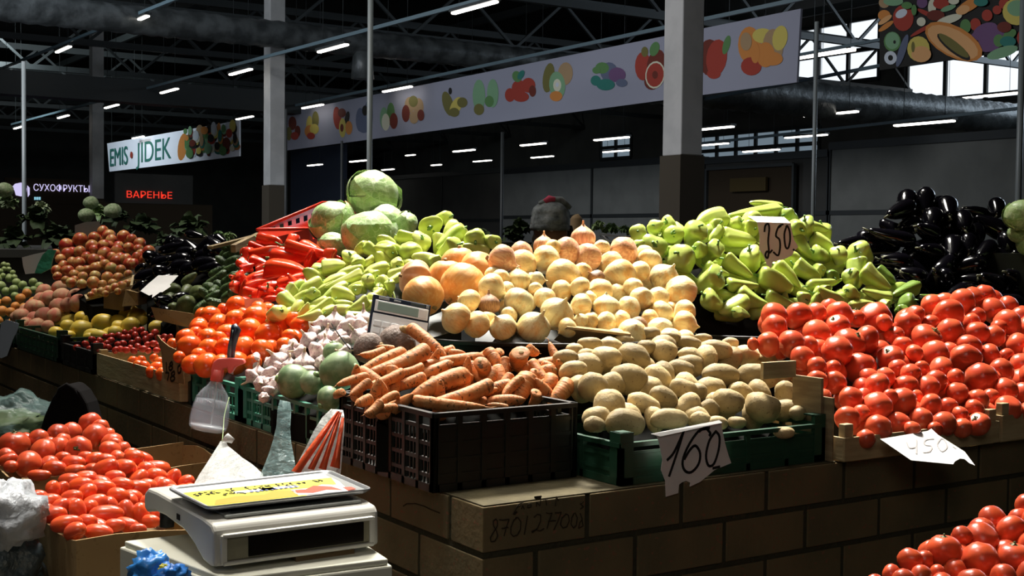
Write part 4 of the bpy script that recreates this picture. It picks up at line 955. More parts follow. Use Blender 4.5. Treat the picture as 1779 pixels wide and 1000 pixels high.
def box_open(name, x0, x1, y0, y1, z0, z1, matn, label, th=.005, flare=0, hole=False, skew=0):
    t = thing(name, ((x0+x1)/2, (y0+y1)/2, z0), label, 'box')
    for k, (a, b, n) in enumerate((((x0, y0), (x1, y0), (0, 1)), ((x1, y0), (x1, y1), (-1, 0)), ((x1, y1), (x0, y1), (0, -1)), ((x0, y1), (x0, y0), (1, 0)))):
        m = MB(); N = 8; P = []; Q = []
        for j, zz in enumerate((z0, (z0+z1)/2, z1)):
            r = []; q = []
            for i in range(N+1):
                s = i/N; bow = .018*math.sin(math.pi*s)*(j/2)
                p = Vector((a[0]+(b[0]-a[0])*s-n[0]*(bow+flare*j/2), a[1]+(b[1]-a[1])*s-n[1]*(bow+flare*j/2), zz+(.006*math.sin(3*math.pi*s+k) if j == 2 else 0)))
                r.append(p); q.append(p+Vector((n[0], n[1], 0))*th)
            P.append(r); Q.append(q)
        m.grid(P, False); m.grid([r[::-1] for r in Q], False)
        m.grid([[P[2][i], Q[2][i]] for i in range(N+1)], False)
        m.build('side_panel', matn, t)
        if hole and k == 3:
            hh = MB(); cy = (a[1]+b[1])/2; R_ = [(math.cos(q*.314)*.026, math.sin(q*.314)*.05) for q in range(20)]
            hh.poly([(x0-.0215, cy+.05+p[0], z0+(z1-z0)*.75+p[1]) for p in R_], (.002, 0, 0)); hh.build('hand_hole', 'ink_brown', t)
    f = MB(); f.box(x0, x1, y0, y1, z0, z0+.006); f.build('bottom', matn, t)
    return t
box_open('cardboard_box', -.655, -.03, .515, .90, -.42, -.095, 'cardboard', 'brown cardboard box full of plum tomatoes beside the scale', hole=True)
box_open('cardboard_box', -.60, -.05, 1.25, 1.62, -.42, -.10, 'cardboard', 'brown cardboard box of round tomatoes, the rear one of two')
for x0, x1, y0, y1, lb in ((-.64, -.05, .53, .89, 'front'), (-.58, -.07, 1.27, 1.6, 'rear')):
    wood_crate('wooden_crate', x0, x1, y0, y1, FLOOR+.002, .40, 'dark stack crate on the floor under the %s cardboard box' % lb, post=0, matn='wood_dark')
# low box of squash behind cherry tomatoes
def left_cards():
    t = thing('cardboard_box', (.55, 3.0, .0), 'cut cardboard box front holding the dull green squash', 'box')
    def q(u, v, d): return pd(u, v, d)
    m = MB(); m.poly([q(262, 533, 5.0), q(345, 546, 4.85), q(340, 572, 4.85), q(270, 555, 5.0)], FW*.01); m.build('front_panel', 'cardboard', t)
    m = MB(); m.box(.40, .95, 2.75, 3.2, .0, .12); m.build('body', 'cardboard_dark', t)
    t2 = thing('plastic_tray', tuple(q(190, 505, 5.85)), 'clear flat tray of small apricots standing tilted by the nectarines', 'tray')
    m = MB(); a, b = q(148, 512, 5.85), q(232, 478, 5.75); m.bar(a, b, .012, .006); m.bar(b, q(228, 496, 5.65), .01, .005); m.bar(q(152, 520, 5.7), q(228, 498, 5.6), .01, .005); m.bar(a, q(152, 520, 5.7), .01, .005)
    m.build('tray_rim', 'wood', t2)
    m = MB(); m.poly([q(150, 519, 5.82), q(228, 499, 5.72), q(232, 480, 5.85), q(148, 512, 5.95)], Vector((0, 0, -.01))); m.build('tray_bottom', 'cardboard', t2)
    t3 = thing('cardboard_box', tuple(q(215, 520, 5.6)), 'brown box beneath the tilted apricot tray', 'box')
    m = MB(); m.poly([q(180, 512, 5.62), q(215, 505, 5.6), q(215, 540, 5.6), q(180, 535, 5.62)], Vector((.10, .16, 0))); m.build('body', 'cardboard_dark', t3)
    m = MB(); m.poly([q(218, 503, 5.55), q(238, 508, 5.5), q(240, 530, 5.5), q(212, 532, 5.55)], Vector((.10, .16, 0))); m.build('end_panel', 'cardboard', t3)
left_cards()
def red_basket():
    t = thing('red_basket', tuple(pd(530, 400, 4.95)), 'red perforated plastic basket tipped behind the red peppers', 'basket')
    A, B = pd(447, 399, 4.85), pd(560, 352, 5.35)        # near top edge
    A2, B2 = pd(452, 418, 4.83), pd(560, 412, 5.30)
    back = (RT*.16+FW*.22+Vector((0, 0, .015)))
    m = MB(); N = 16
    for i in range(N):                                    # near wall with slots
        s0, s1 = i/N, (i+1)/N
        for r in range(5):
            t0, t1 = r/5, (r+1)/5
            if r in (1, 3) and i % 2: continue
            P = [A.lerp(B, s0).lerp(A2.lerp(B2, s0), t0), A.lerp(B, s1).lerp(A2.lerp(B2, s1), t0), A.lerp(B, s1).lerp(A2.lerp(B2, s1), t1), A.lerp(B, s0).lerp(A2.lerp(B2, s0), t1)]
            m.poly(P, FW*.004)
    m.build('side_panel', 'red_plastic', t)
    m = MB(); lo = Vector((0, 0, -.10)); a3, b3 = A+back, B+back
    for i in range(N):
        s0, s1 = i/N, (i+1)/N
        for r in range(4):
            if r == 1 and i % 2: continue
            m.poly([a3.lerp(b3, s0)+lo*(r/4), a3.lerp(b3, s1)+lo*(r/4), a3.lerp(b3, s1)+lo*((r+1)/4), a3.lerp(b3, s0)+lo*((r+1)/4)], FW*.004)
    m.build('side_panel', 'red_plastic', t)
    m = MB(); m.poly([A, a3, a3+lo, A2], RT*.004); m.build('end_panel', 'red_plastic', t)
    m = MB(); m.tube([A, B, b3, a3, A], .007, 8); m.build('rim', 'red_plastic', t)
    m = MB(); m.poly([A2, B2, b3+lo, a3+lo], Vector((0, 0, -.004))); m.build('bottom', 'red_plastic', t)
    t = tag(MB().bar(pd(405, 432, 4.9), pd(450, 410, 5.2), .02, .03).bar(pd(365, 430, 5.0), pd(448, 409, 5.2), .03, .012).build('wooden_crate', 'wood_dark'), 'two dull wooden slats left of the red basket', 'crate')  # only two bare slats, no crate is built here
red_basket()

# ------------------------------------------------------------------ price tags
def sheet(name, pts, label, matn, cat, th, strokes=(), ink='ink', sw=.004, extra=None, nrm=None):
    """pts: world outline; strokes: world polylines on the sheet"""
    P = [Vector(p) for p in pts]; n = (P[1]-P[0]).cross(P[2]-P[0]).normalized()
    if n.dot(FW) > 0: n = -n
    c = sum(P, Vector())/len(P); t = thing(name, tuple(c), label, cat)
    MB().poly(P, -n*th).build('sheet', matn, t)
    if extra: MB().poly([Vector(p) for p in extra], -n*th).build('folded_edge', matn, t)
    if strokes:
        m = MB()
        for st in strokes:
            S = [Vector(p)+n*.0006 for p in st]
            Q = []
            for i in range(len(S)-1):
                a, b, c_, d_ = S[max(0, i-1)], S[i], S[i+1], S[min(len(S)-1, i+2)]
                for k in range(4):
                    t_ = k/4; Q.append(.5*((2*b)+(c_-a)*t_+(2*a-5*b+4*c_-d_)*t_*t_+(-a+3*b-3*c_+d_)*t_**3))
            S = Q+[S[-1]]
            for a, b in zip(S, S[1:]):
                d = (b-a).normalized(); m.bar(a-d*sw*.25, b+d*sw*.25, sw, .0008, up=n)
        m.build('handwriting', ink, t)
    return t
f160 = lambda x, y: pY(960+x/3.124, 560+y/3.124, -.006)
sheet('price_tag', [f160(*q) for q in ((560,604),(912,532),(935,650),(955,720),(970,762),(890,795),(880,800),(800,865),(745,890),(748,868),(725,858),(700,868),(686,880),(682,925),(615,945),(612,860),(588,800),(596,745),(575,640))],
      'torn white paper price tag reading 160 hanging on the potato crate', 'paper', 'price tag', .0008, ink='ink', sw=.0060,
      strokes=[[f160(*q) for q in s] for s in ([(622,745),(660,700),(712,585)], [(712,585),(680,690),(632,832)], [(835,575),(790,590),(735,670),(705,750),(715,800),(750,812),(790,770),(800,710),(775,668),(745,690),(715,740)], [(835,575),(855,600),(850,612)],
      [(885,590),(850,640),(832,720),(845,775),(875,765),(900,690),(905,620),(885,590)], [(795,590),(820,572),(850,572)], [(870,790),(905,782)])],
      extra=[f160(535,604), f160(905,530), f160(912,532)+Vector((0,-.006,-.004)), f160(575,606)+Vector((0,-.006,-.004))])
n450 = Vector((0, -.55, 1)).normalized(); P450 = Vector((1.2, -.034, .072))
f450 = lambda u, v: ppl(u, v, P450, n450)
sheet('price_tag', [f450(*q) for q in ((1529,762),(1560,757),(1612,748),(1618,744),(1630,755),(1676,784),(1694,808),(1684,804),(1676,797),(1668,796),(1659,801),(1656,806),(1583,799),(1577,795))],
      'torn white paper price tag marked 450 lying on the front of the right wooden crate', 'paper', 'price tag', .0008, ink='ink_faint', sw=.0035,
      strokes=[[f450(*q) for q in s] for s in ([(1575,768),(1580,778),(1592,776)], [(1592,764),(1592,788)], [(1622,762),(1608,764),(1606,772),(1618,775),(1615,784),(1604,786)], [(1634,762),(1628,772),(1636,784),(1645,776),(1640,764),(1634,762)], [(1656,776),(1660,779)])])
f250 = lambda x, y, d=4.12: pd(1300+x/4.348, 340+y/4.348, d)
sheet('price_tag', [f250(*q) for q in ((66,198),(320,205),(330,270),(345,330),(378,385),(345,420),(330,450),(270,480),(215,490),(185,500),(172,548),(140,522),(128,490),(112,440),(82,405),(85,300))],
      'grey-white paper price tag reading 250 stuck in the right pepper heap', 'paper_grey', 'price tag', .0008, ink='ink', sw=.006,
      strokes=[[f250(*q) for q in s] for s in ([(122,270),(128,225),(150,212),(158,250),(150,340),(155,420),(145,470),(128,450),(140,420),(160,430),(180,410)], [(262,215),(228,235),(208,300),(235,330),(240,390),(225,450),(190,425)],
      [(228,240),(245,228)], [(290,228),(272,290),(280,380),(300,395),(315,340),(312,270),(295,228),(285,235)], [(340,405),(346,410)])],
      extra=[f250(66,198), f250(320,205), f250(270,160,4.22), f250(-5,152,4.22)])
f180 = lambda x, y: pX(x/3.847, 560+y/3.847, -.007)
sheet('price_tag', [f180(*q) for q in ((1040,88),(1052,84),(1080,120),(1130,160),(1195,190),(1215,215),(1222,300),(1230,412),(1160,395),(1098,375),(1085,300),(1078,190))],
      'curled brown cardboard price tag marked 180 in the low wooden crate', 'cardboard', 'price tag', .003, ink='ink_brown', sw=.007,
      strokes=[[f180(*q) for q in s] for s in ([(1112,268),(1116,330)], [(1150,262),(1135,280),(1155,300),(1140,320),(1130,300),(1155,280),(1150,262)], [(1205,285),(1190,300),(1192,335),(1208,330),(1210,300)], [(1108,335),(1130,340),(1120,385)], [(1165,325),(1145,345),(1170,370),(1150,392),(1140,370),(1168,345),(1165,325)])])
f_ = lambda u, v, d: pd(u, v, d)
nE = (Vector((0, 0, 1))-FW*.45).normalized(); PE = pd(275, 496, 5.0)
sheet('price_tag', [ppl(u, v, PE, nE) for u, v in ((275,478),(310,478),(303,486),(295,494),(297,497),(282,507),(278,507),(264,517),(265,511),(259,513),(244,505),(258,492))], 'blank-looking torn white tag on the left eggplant heap', 'paper', 'price tag', .001)
sheet('price_tag', [f_(u, v, 6.1) for u, v in ((38,447),(60,441),(80,437),(82,460),(66,474),(44,476),(40,462))], 'pale grey paper tag beside the far left nectarines', 'paper_grey', 'price tag', .001)
sheet('plastic_bag', [f_(u, v, 6.05) for u, v in ((66,458),(74,442),(84,433),(97,434),(91,450),(88,466),(70,475),(60,474))], 'small green plastic bag behind the pale grey tag', 'green_film', 'bag', .012)
sheet('price_tag', [pX(u, v, -.012) for u, v in ((2,560),(12,555),(33,562),(30,574),(22,590),(12,618),(2,622),(-6,618))], 'bluish paper tag hanging at the left edge of the stall', 'paper_blue', 'price tag', .001)
sheet('price_tag', [f_(u, v, 4.15) for u, v in ((424,519),(452,517),(458,521),(456,533),(426,535))], 'small blank pink tag between the red peppers and tomatoes', 'paper_pink', 'price tag', .001)
sheet('price_tag', [f_(u, v, 6.78) for u, v in ((130,391),(150,385),(172,384),(176,395),(174,416),(130,420))], 'dark grey card standing behind the far left nectarines', 'wall_grey', 'card', .002)
def cardpiece():
    t = thing('cardboard_piece', tuple(pd(1040, 580, 3.35)), 'torn cardboard flap sticking out between onions and potatoes', 'cardboard')
    m = MB(); m.poly([pd(984, 564, 3.38), pd(1092, 576, 3.38), pd(1096, 580, 3.32), pd(985, 567, 3.32)], Vector((0, 0, -.006)), ).build('top_edge', 'cardboard', t)
    m = MB(); m.poly([pd(985, 568, 3.33), pd(1095, 580, 3.33), pd(1085, 600, 3.42), pd(990, 602, 3.42), pd(962, 590, 3.40)], FW*.004).build('flap', 'cardboard_dark', t)
cardpiece()

# ------------------------------------------------------------------ calculator, knife, cord
def calculator():
    O = pd(649, 510, 3.26); ex = (pd(749, 530, 3.29)-O); ey = (pd(636, 606, 3.19)-O); W = ex.length; H = ey.length*1.12
    ex.normalize(); ey = (ey-ex*ey.dot(ex)).normalized(); n = ex.cross(-ey).normalized()
    if n.dot(FW) > 0: n = -n
    t = thing('calculator', tuple(O+ex*W/2+ey*H), 'white desk calculator with a black top edge standing in the heap', 'calculator')
    def pan(x0, x1, y0, y1, z0, z1, name, m):
        mb = MB(); v = [O+ex*(W*x)+ey*(H*y)+n*z for z in (z0, z1) for x, y in ((x0, y0), (x1, y0), (x1, y1), (x0, y1))]
        mb.add(v, [(0,3,2,1),(4,5,6,7),(0,1,5,4),(1,2,6,5),(2,3,7,6),(3,0,4,7)]); return mb.build(name, m, t, bevel=.0015)
    pan(0, 1, 0, 1, -.016, 0, 'body', 'calc_frame')
    pan(.04, .985, .30, .985, 0, .002, 'keypad_plate', 'calc_white')
    pan(.05, .97, .085, .27, 0, .002, 'display_frame', 'calc_white'); pan(.10, .80, .11, .245, .002, .003, 'display', 'lcd'); pan(.81, .94, .11, .245, .002, .0028, 'display', 'paper_grey')
    pan(.10, .28, .02, .065, 0, .001, 'badge', 'grey_plastic'); pan(.36, .48, .03, .06, 0, .001, 'badge', 'steel'); pan(.65, .90, .02, .07, 0, .001, 'solar_cell', 'slate_plastic'); pan(.92, .97, .02, .07, 0, .0012, 'badge', 'steel')
    for r in range(5):
        for c in range(6):
            pan(.07+c*.15, .07+c*.15+.125, .42+r*.115, .42+r*.115+.09, .002, .005, 'key', 'calc_white')
calculator()
def knife():
    t = thing('knife', tuple(pd(405, 615, 3.62)), 'knife standing upright among the orange tomatoes, dark green handle', 'knife')
    m = MB(); P = [pd(401, 622, 3.60), pd(403, 600, 3.60), pd(407, 585, 3.60), pd(410, 573, 3.60), pd(406, 563, 3.60)]
    m.tube(P, [.011, .012, .013, .016, .008], 8); m.build('handle', 'calc_frame', t)
    m = MB(); m.tube([p-FW*.008-RT*.003 for p in P[:4]], [.008, .006, .004, .008], 6); m.build('handle_inlay', 'teal_film', t)
    m = MB(); m.poly([pd(396, 622, 3.6), pd(406, 622, 3.6), pd(405, 650, 3.6), pd(399, 648, 3.6)], FW*.002).build('blade', 'steel', t)
knife()
def cord(P, r, label, matn='black_cloth', name='cord', cat='cord'):
    m = MB(); pts = [pd(*p) for p in P]; S = []
    for i in range(len(pts)-1):
        a, b, c, d = pts[max(0, i-1)], pts[i], pts[i+1], pts[min(len(pts)-1, i+2)]
        for k in range(6):
            t = k/6; S.append(.5*((2*b)+(c-a)*t+(2*a-5*b+4*c-d)*t*t+(-a+3*b-3*c+d)*t**3))
    S.append(pts[-1]); m.tube(S, r, 6); return tag(m.build(name, matn), label, cat)
cord([(682,512,3.36),(684,530,3.33),(686,548,3.32),(684,562,3.28),(668,580,3.20),(650,590,3.17),(636,606,3.16),(630,625,3.14),(626,640,3.12)], .0014, 'thin black cord hanging over the calculator onto the radish')
cord([(576,562,3.5),(588,580,3.4),(600,596,3.3),(608,606,3.2)], .0018, 'thin dark cord lying across the garlic')
cord([(398,690,3.5),(390,720,3.45),(388,745,3.4),(386,768,3.3)], .0012, 'thin string from which the white bag hangs', 'leaf_mid', 'string', 'string')
cord([(602,660,3.0),(598,672,2.98),(594,690,2.95)], .001, 'fine pale root hair trailing over the corner crate', 'root_hair', 'root', 'root') if 0 else None

# ------------------------------------------------------------------ spray bottle
def spray():
    d = 3.58; k = d/FPX; B = pd(360, 748, d); ax = (pd(376, 660, d)-B).normalized()
    t = thing('spray_bottle', tuple(B), 'clear spray bottle with a pink trigger hanging on the green crate', 'spray bottle')
    X = (RT-ax*RT.dot(ax)).normalized(); Y = ax.cross(X)
    def lathe(prof, name, m, fl=.7):
        mb = MB(); P = []
        for s, r in prof: P.append([B+ax*(s*k)+(X*math.cos(a)+Y*math.sin(a)*fl)*(r*k) for a in [2*math.pi*i/28 for i in range(29)]])
        mb.grid(P); return mb.build(name, m, t)
    lathe([(0, 0), (0, 28), (6, 33), (20, 34.5), (40, 33), (58, 29), (70, 22), (80, 13), (88, 9.5), (94, 9.5)], 'bottle', 'water_clear')
    lathe([(2, 0), (2, 26), (8, 31), (20, 32.5), (40, 31), (54, 27.5), (54, 0)], 'water', 'water_clear')
    lathe([(0.6, 0), (.6, 25), (5, 30), (9, 31), (10, 0)], 'bottle_base', 'water_base')
    lathe([(88, 0), (88, 11), (108, 10), (108, 0)], 'collar', 'trigger_red', 1)
    m = MB(); q = lambda u, v, o=0: pd(u, v, d)+FW*o
    out = [q(368,642), q(372,628), q(380,622), q(400,621), q(424,623), q(427,630), q(410,637), q(403,648), q(398,648), q(396,638), q(388,640), q(386,660), q(368,662)]
    m.poly([p-FW*.013 for p in out], FW*.026); m.build('trigger_head', 'trigger_red', t, bevel=.004)
    m = MB(); m.tube([q(378,660), q(372,700), q(366,742)], .0018, 6); m.build('dip_tube', 'clear_film', t)
spray()

# ------------------------------------------------------------------ hanging bags
def film(name, rows, label, matn, cat='bag', fold=.010, fr=9, extra=()):
    """rows of (uL, vL, uR, vR, depth): a hanging sheet of film, pleated along its width, with a back layer"""
    N = 28; F, Bk = [], []
    for i, (ul, vl, ur, vr, d) in enumerate(rows):
        a, b = pd(ul, vl, d), pd(ur, vr, d); r = []; q = []; am = fold*min(1, .35+i/len(rows))
        for j in range(N+1):
            s = j/N; w_ = am*math.sin(fr*2*math.pi*s+i*.5)+am*.6*math.sin(fr*.37*2*math.pi*s+1.3)+am*.8*noise.noise(Vector((s*7, i*.8, len(rows))))
            belly = (b-a).length*.22*math.sin(math.pi*s)
            r.append(a.lerp(b, s)-FW*(belly+w_*math.sin(math.pi*min(1, s*6))*math.sin(math.pi*min(1, (1-s)*6)))); q.append(a.lerp(b, s)+FW*(belly*.8+w_*.3))
        F.append(r); Bk.append(q)
    t = thing(name, tuple(F[0][N//2]), label, cat)
    mb = MB(); mb.grid(F); mb.build('front_film', matn, t); mb = MB(); mb.grid(Bk); mb.build('back_film', matn, t)
    return t
t = film('plastic_bag', [(383,766,392,766,3.28),(377,776,396,774,3.26),(368,790,408,784,3.22),(358,806,420,794,3.18),(346,824,438,806,3.12),(336,842,456,822,3.08),(330,864,462,840,3.04),(330,900,460,880,3.0)], 'translucent whitish bag knotted and hanging behind the scale plate', 'clear_film')
MB().tube([pd(388,766,3.28), pd(396,760,3.27), pd(405,766,3.27)], [.006, .012, .007], 8).build('knot', 'clear_film', t)
film('plastic_bag', [(486,694,504,698,3.12),(482,710,506,712,3.10),(480,740,504,746,3.08),(474,765,506,770,3.06),(466,790,510,790,3.04),(456,815,514,812,3.02),(446,838,516,838,3.0)], 'limp clear bag hanging down the green crate front', 'teal_film', fr=5)
t = film('plastic_bag', [(575,710,596,712,2.88),(560,724,598,722,2.86),(545,748,598,748,2.84),(532,775,596,772,2.83),(520,798,594,795,2.82),(508,822,592,818,2.81),(506,850,590,845,2.80)], 'striped orange and white carrier bag hanging at the corner crate', 'clear_film', fr=6)
for k, (a, b, c, e) in enumerate((((588,714), (514,820), 9, 2.80), ((592,716), (560,815), 7, 2.79), ((596,725), (582,812), 8, 2.80), ((590,716), (540,815), 5, 2.79))):
    m = MB(); N = 10; P = []
    for i in range(N+1):
        s = i/N; u, v = a[0]+(b[0]-a[0])*s, a[1]+(b[1]-a[1])*s; w_ = c*(.25+.75*s)*(1+.15*math.sin(5*s+k)); P.append([pd(u-w_, v-w_*.3, e-.045*math.sin(s*2)), pd(u, v, e-.06*math.sin(s*2)-.008), pd(u+w_, v+w_*.2, e-.045*math.sin(s*2))])
    m.grid(P); m.build('stripe', 'orange_film', t)
def lump(name, c, rx, ry, rz, matn, label, cat, seed=0, amp=.25, parent=None):
    mb = MB(); N = 28; M_ = 18; P = []
    for i in range(M_+1):
        th = math.pi*i/M_; r = []
        for j in range(N+1):
            a = 2*math.pi*(j % N)/N; p = Vector((math.sin(th)*math.cos(a), math.sin(th)*math.sin(a), -math.cos(th)))
            q = 1+amp*noise.noise(p*2.2+Vector((seed, 0, 0)))+amp*.5*noise.noise(p*6+Vector((0, seed, 0)))+amp*.35*abs(noise.noise(p*11+Vector((0, seed, 3))))
            r.append(Vector(c)+Vector((p.x*rx, p.y*ry, p.z*rz))*q)
        P.append(r)
    mb.grid(P); o = mb.build(name, matn, parent); 
    return tag(o, label, cat) if label else o
cc = pd(15, 925, 2.62); wb = thing('plastic_bag', (cc.x, cc.y, FLOOR), 'crumpled white and dark plastic bag at the lower left corner', 'bag')
lump('bag_top', pd(12, 893, 2.62), .072, .09, .062, 'white_film', None, None, 3, .4, wb); lump('bag_body', pd(0, 1000, 2.66), .085, .10, .12, 'dark_film', None, None, 5, .35, wb)
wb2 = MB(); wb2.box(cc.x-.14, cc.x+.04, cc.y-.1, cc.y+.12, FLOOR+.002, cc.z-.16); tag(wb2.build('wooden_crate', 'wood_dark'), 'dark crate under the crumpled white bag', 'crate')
lump('plastic_bag', pd(22, 728, 4.5), .17, .16, .085, 'teal_film', 'bluish clear bag of greens on the floor behind the rear tomato box', 'bag', 8, .4)
lump('leafy_bunch', pd(20, 742, 4.5), .13, .12, .05, 'leaf_mid', 'green leaves inside the bluish clear bag', 'greens', 12, .5)
wb3 = MB(); q3 = pd(22, 745, 4.5); wb3.box(q3.x-.2, q3.x+.14, q3.y-.15, q3.y+.15, FLOOR+.002, q3.z-.05); tag(wb3.build('wooden_crate', 'wood_dark'), 'dark crate under the bluish clear bag', 'crate')
def black_bag():
    c = pd(118, 725, 4.05); t = thing('black_bag', (c.x, c.y, FLOOR), 'black carrier bag with loop handles leaning on the brick wall', 'bag')
    m = MB(); q = lambda u, v, d=4.1: pd(u, v, d)
    m.poly([q(66,755), q(76,722), q(90,690), q(103,672), q(114,667), (q(124,668)), q(138,680), q(150,700), q(166,760), q(170,900), q(60,900)], FW*.12); m.build('bag_body', 'black_cloth', t, bevel=.02)
    m = MB(); m.tube([q(100,690), q(104,676), q(116,668), q(128,676), q(134,694)], .008, 6); m.build('handle', 'black_cloth', t)
black_bag()

# ------------------------------------------------------------------ scale on its foam box
def scale():
    Z = lambda z: .036+(z-.036)*.72
    x0, x1, y0, y1 = -.672, -.397, -.316, .018; z0 = .036
    t = thing('kitchen_scale', ((x0+x1)/2, (y0+y1)/2, z0), 'white electronic market scale with a sticker-covered weighing plate', 'scale')
    # body: side profile in the y-z plane with the arched underside
    def side_profile(o=0):
        top = [(y0+.002+o, .112), (y0+.012, .124), (y0+.05, .129), (y1-.07, .131), (y1-.02, .128), (y1-o, .112)]
        bot = [(y1-o, .076), (y1-.015, .070), (y1-.06, .083), (y1-.11, .086), (y0+.13, .078), (y0+.085, .060), (y0+.05, .038), (y0+.018, .034), (y0+o, .038)]
        return top+bot
    mb = MB(); prof = side_profile(); n = len(prof)
    A = [Vector((x0, y, Z(z))) for y, z in prof]; Bv = [Vector((x1, y, Z(z))) for y, z in prof]
    mb.add(A+Bv, [tuple(range(n)), tuple(reversed(range(n, 2*n)))]+[(i, i+n, (i+1) % n+n, (i+1) % n) for i in range(n)])
    mb.build('body', 'white_plastic', t, bevel=.005)
    m = MB(); m.box(x0+.018, x1-.018, y0-.0035, y0+.01, Z(.047), Z(.100)); m.build('front_bezel', 'khaki_plastic', t, bevel=.003)
    m = MB(); m.box(x0+.052, x1-.030, y0-.006, y0+.002, Z(.052), Z(.095)); m.build('display', 'display_black', t, bevel=.001)
    fr = MB()
    for a, b in (((x0+.012, .101), (x1-.012, .101)), ((x0+.012, .043), (x1-.012, .043)), ((x0+.014, .041), (x0+.014, .103)), ((x1-.014, .041), (x1-.014, .103))): fr.bar((a[0], y0-.003, Z(a[1])), (b[0], y0-.003, Z(b[1])), .010, .006)
    fr.build('bezel_frame', 'white_plastic', t, bevel=.002)
    m = MB(); m.box(x0+.028, x1-.018, y0+.026, y1-.06, Z(.127), Z(.134)); m.build('upper_deck', 'grey_plastic', t, bevel=.004)
    m = MB(); m.box(x0+.040, x1-.028, y0+.036, y1-.07, Z(.134), Z(.137)); m.build('deck_inset', 'slate_plastic', t, bevel=.003)
    m = MB(); m.box(x0-.001, x0+.001, y0+.15, y0+.165, Z(.095), Z(.108)); m.build('switch', 'display_black', t)
    for fx in (x0+.03, x1-.03):
        for fy in (y0+.02, y1-.03):
            m = MB(); m.tube([(fx, fy, .0355), (fx, fy, Z(.042) if fy < y0+.05 else Z(.083))], .012, 10); m.build('foot', 'black_plastic', t)
    m = MB(); m.box(x0+.08, x1-.06, y0+.09, y1-.08, Z(.137), .1135); m.build('plate_support', 'display_black', t, bevel=.004)
    # weighing plate: thin tray with a small upturned rim, turned a little on its post
    px0, px1, py0, py1, zp = x0+.03, x1+.015, y0+.025, y1-.005, .118
    q = lambda u, v: pZ(u, v, zp)
    C4 = [q(358, 884), q(648, 852), q(572, 819), q(290, 850)]
    def rr(f): 
        c = sum(C4, Vector())/4; out = []
        for i in range(4):
            p0, p1, p2 = C4[i-1], C4[i], C4[(i+1) % 4]; p0, p1, p2 = [c+(p-c)*f for p in (p0, p1, p2)]
            a = p1+(p0-p1).normalized()*.016; b = p1+(p2-p1).normalized()*.016
            for k in range(5):
                s = k/4; out.append((a*(1-s)**2+p1*2*s*(1-s)+b*s*s))
        return out
    o_, i_ = rr(1), rr(.955); N = len(o_); up = Vector((0, 0, 1)); mb = MB()
    R = [[p-up*.004 for p in i_], [p+up*.001 for p in o_], [p+up*.004 for p in o_], [p+(c-p)*.0+up*.0035 for p, c in zip(rr(.985), o_)], [p for p in i_]]
    R = [r+[r[0]] for r in R]; mb.grid(R, True); mb.add([p for p in i_], [tuple(range(N))]); mb.add([p-up*.004 for p in i_], [tuple(reversed(range(N)))])
    pl = mb.build('weighing_plate', 'steel', t)
    # sticker, laid over most of the plate: plate coordinates s (left to right), r (front to back)
    def S(s, r, z=.0012):
        a = C4[0].lerp(C4[1], s); b = C4[3].lerp(C4[2], s); return a.lerp(b, r)+up*z
    def pt(poly, name, m, z): MB().poly([S(a, b, z) for a, b in poly], -up*.0004).build(name, m, pl)
    pt([(.03,.04),(.86,.04),(.93,.5),(.93,.95),(.03,.95)], 'sticker', 'print_white', .0010)
    pt([(.035,.05),(.60,.05),(.62,.30),(.88,.40),(.93,.70),(.035,.74)], 'sticker_field', 'print_yellow', .0014)
    pt([(.07,.10),(.35,.08),(.56,.10),(.60,.30),(.50,.42),(.40,.28),(.25,.34),(.12,.28)], 'sticker_field', 'print_orange', .0018)
    pt([(.56,.10),(.86,.06),(.90,.30),(.80,.44),(.70,.34),(.58,.36)], 'sticker_field', 'print_white', .0018)
    pt([(.58,.20),(.66,.13),(.76,.20),(.84,.12),(.82,.30),(.74,.42),(.66,.30),(.60,.32)], 'sticker_field', 'print_red', .0022)
    pt([(.86,.07),(.92,.10),(.92,.20),(.87,.22)], 'sticker_field', 'print_red', .0022)
    for k, (a, b, c, e, m_) in enumerate(((.28,.50,.42,.52,'print_white'), (.44,.50,.56,.50,'print_white'), (.09,.46,.42,.48,'print_white'))[:2]): pt([(a, b-.06), (c+.1, b-.06), (c+.1, b+.05), (a, b+.05)], 'sticker_field', m_, .0018)
    mk = MB(); rg = random.Random(4)
    for s in [.07,.10,.13,.16,.19, .26,.29, .38,.41,.44,.47,.50, .56,.60,.64,.68,.72, .80,.83]:
        for k in range(3):
            a, b = s+rg.uniform(-.006, .006), .60+rg.uniform(-.06, .06); mk.bar(S(a, b, .002), S(a+rg.uniform(.004, .018), b+rg.uniform(-.05, .05), .002), .0028, .0006)
    mk.build('worn_print', 'ink', pl)
    mk = MB()
    for s in [.36,.39,.42,.45,.48,.51,.54,.57,.60,.63]:
        for k in range(2): b = .44+rg.uniform(-.03, .03); mk.bar(S(s, b, .0024), S(s+.014, b+rg.uniform(-.03, .03), .0024), .0032, .0006)
    mk.build('worn_print', 'print_blue', pl)
    mk = MB()
    for k in range(9): a = .20+k*.014; b = .47+rg.uniform(-.03, .03); mk.bar(S(a, b, .0024), S(a+.01, b+rg.uniform(-.05, .05), .0024), .0022, .0006)
    mk.build('worn_print', 'ink', pl)
scale()
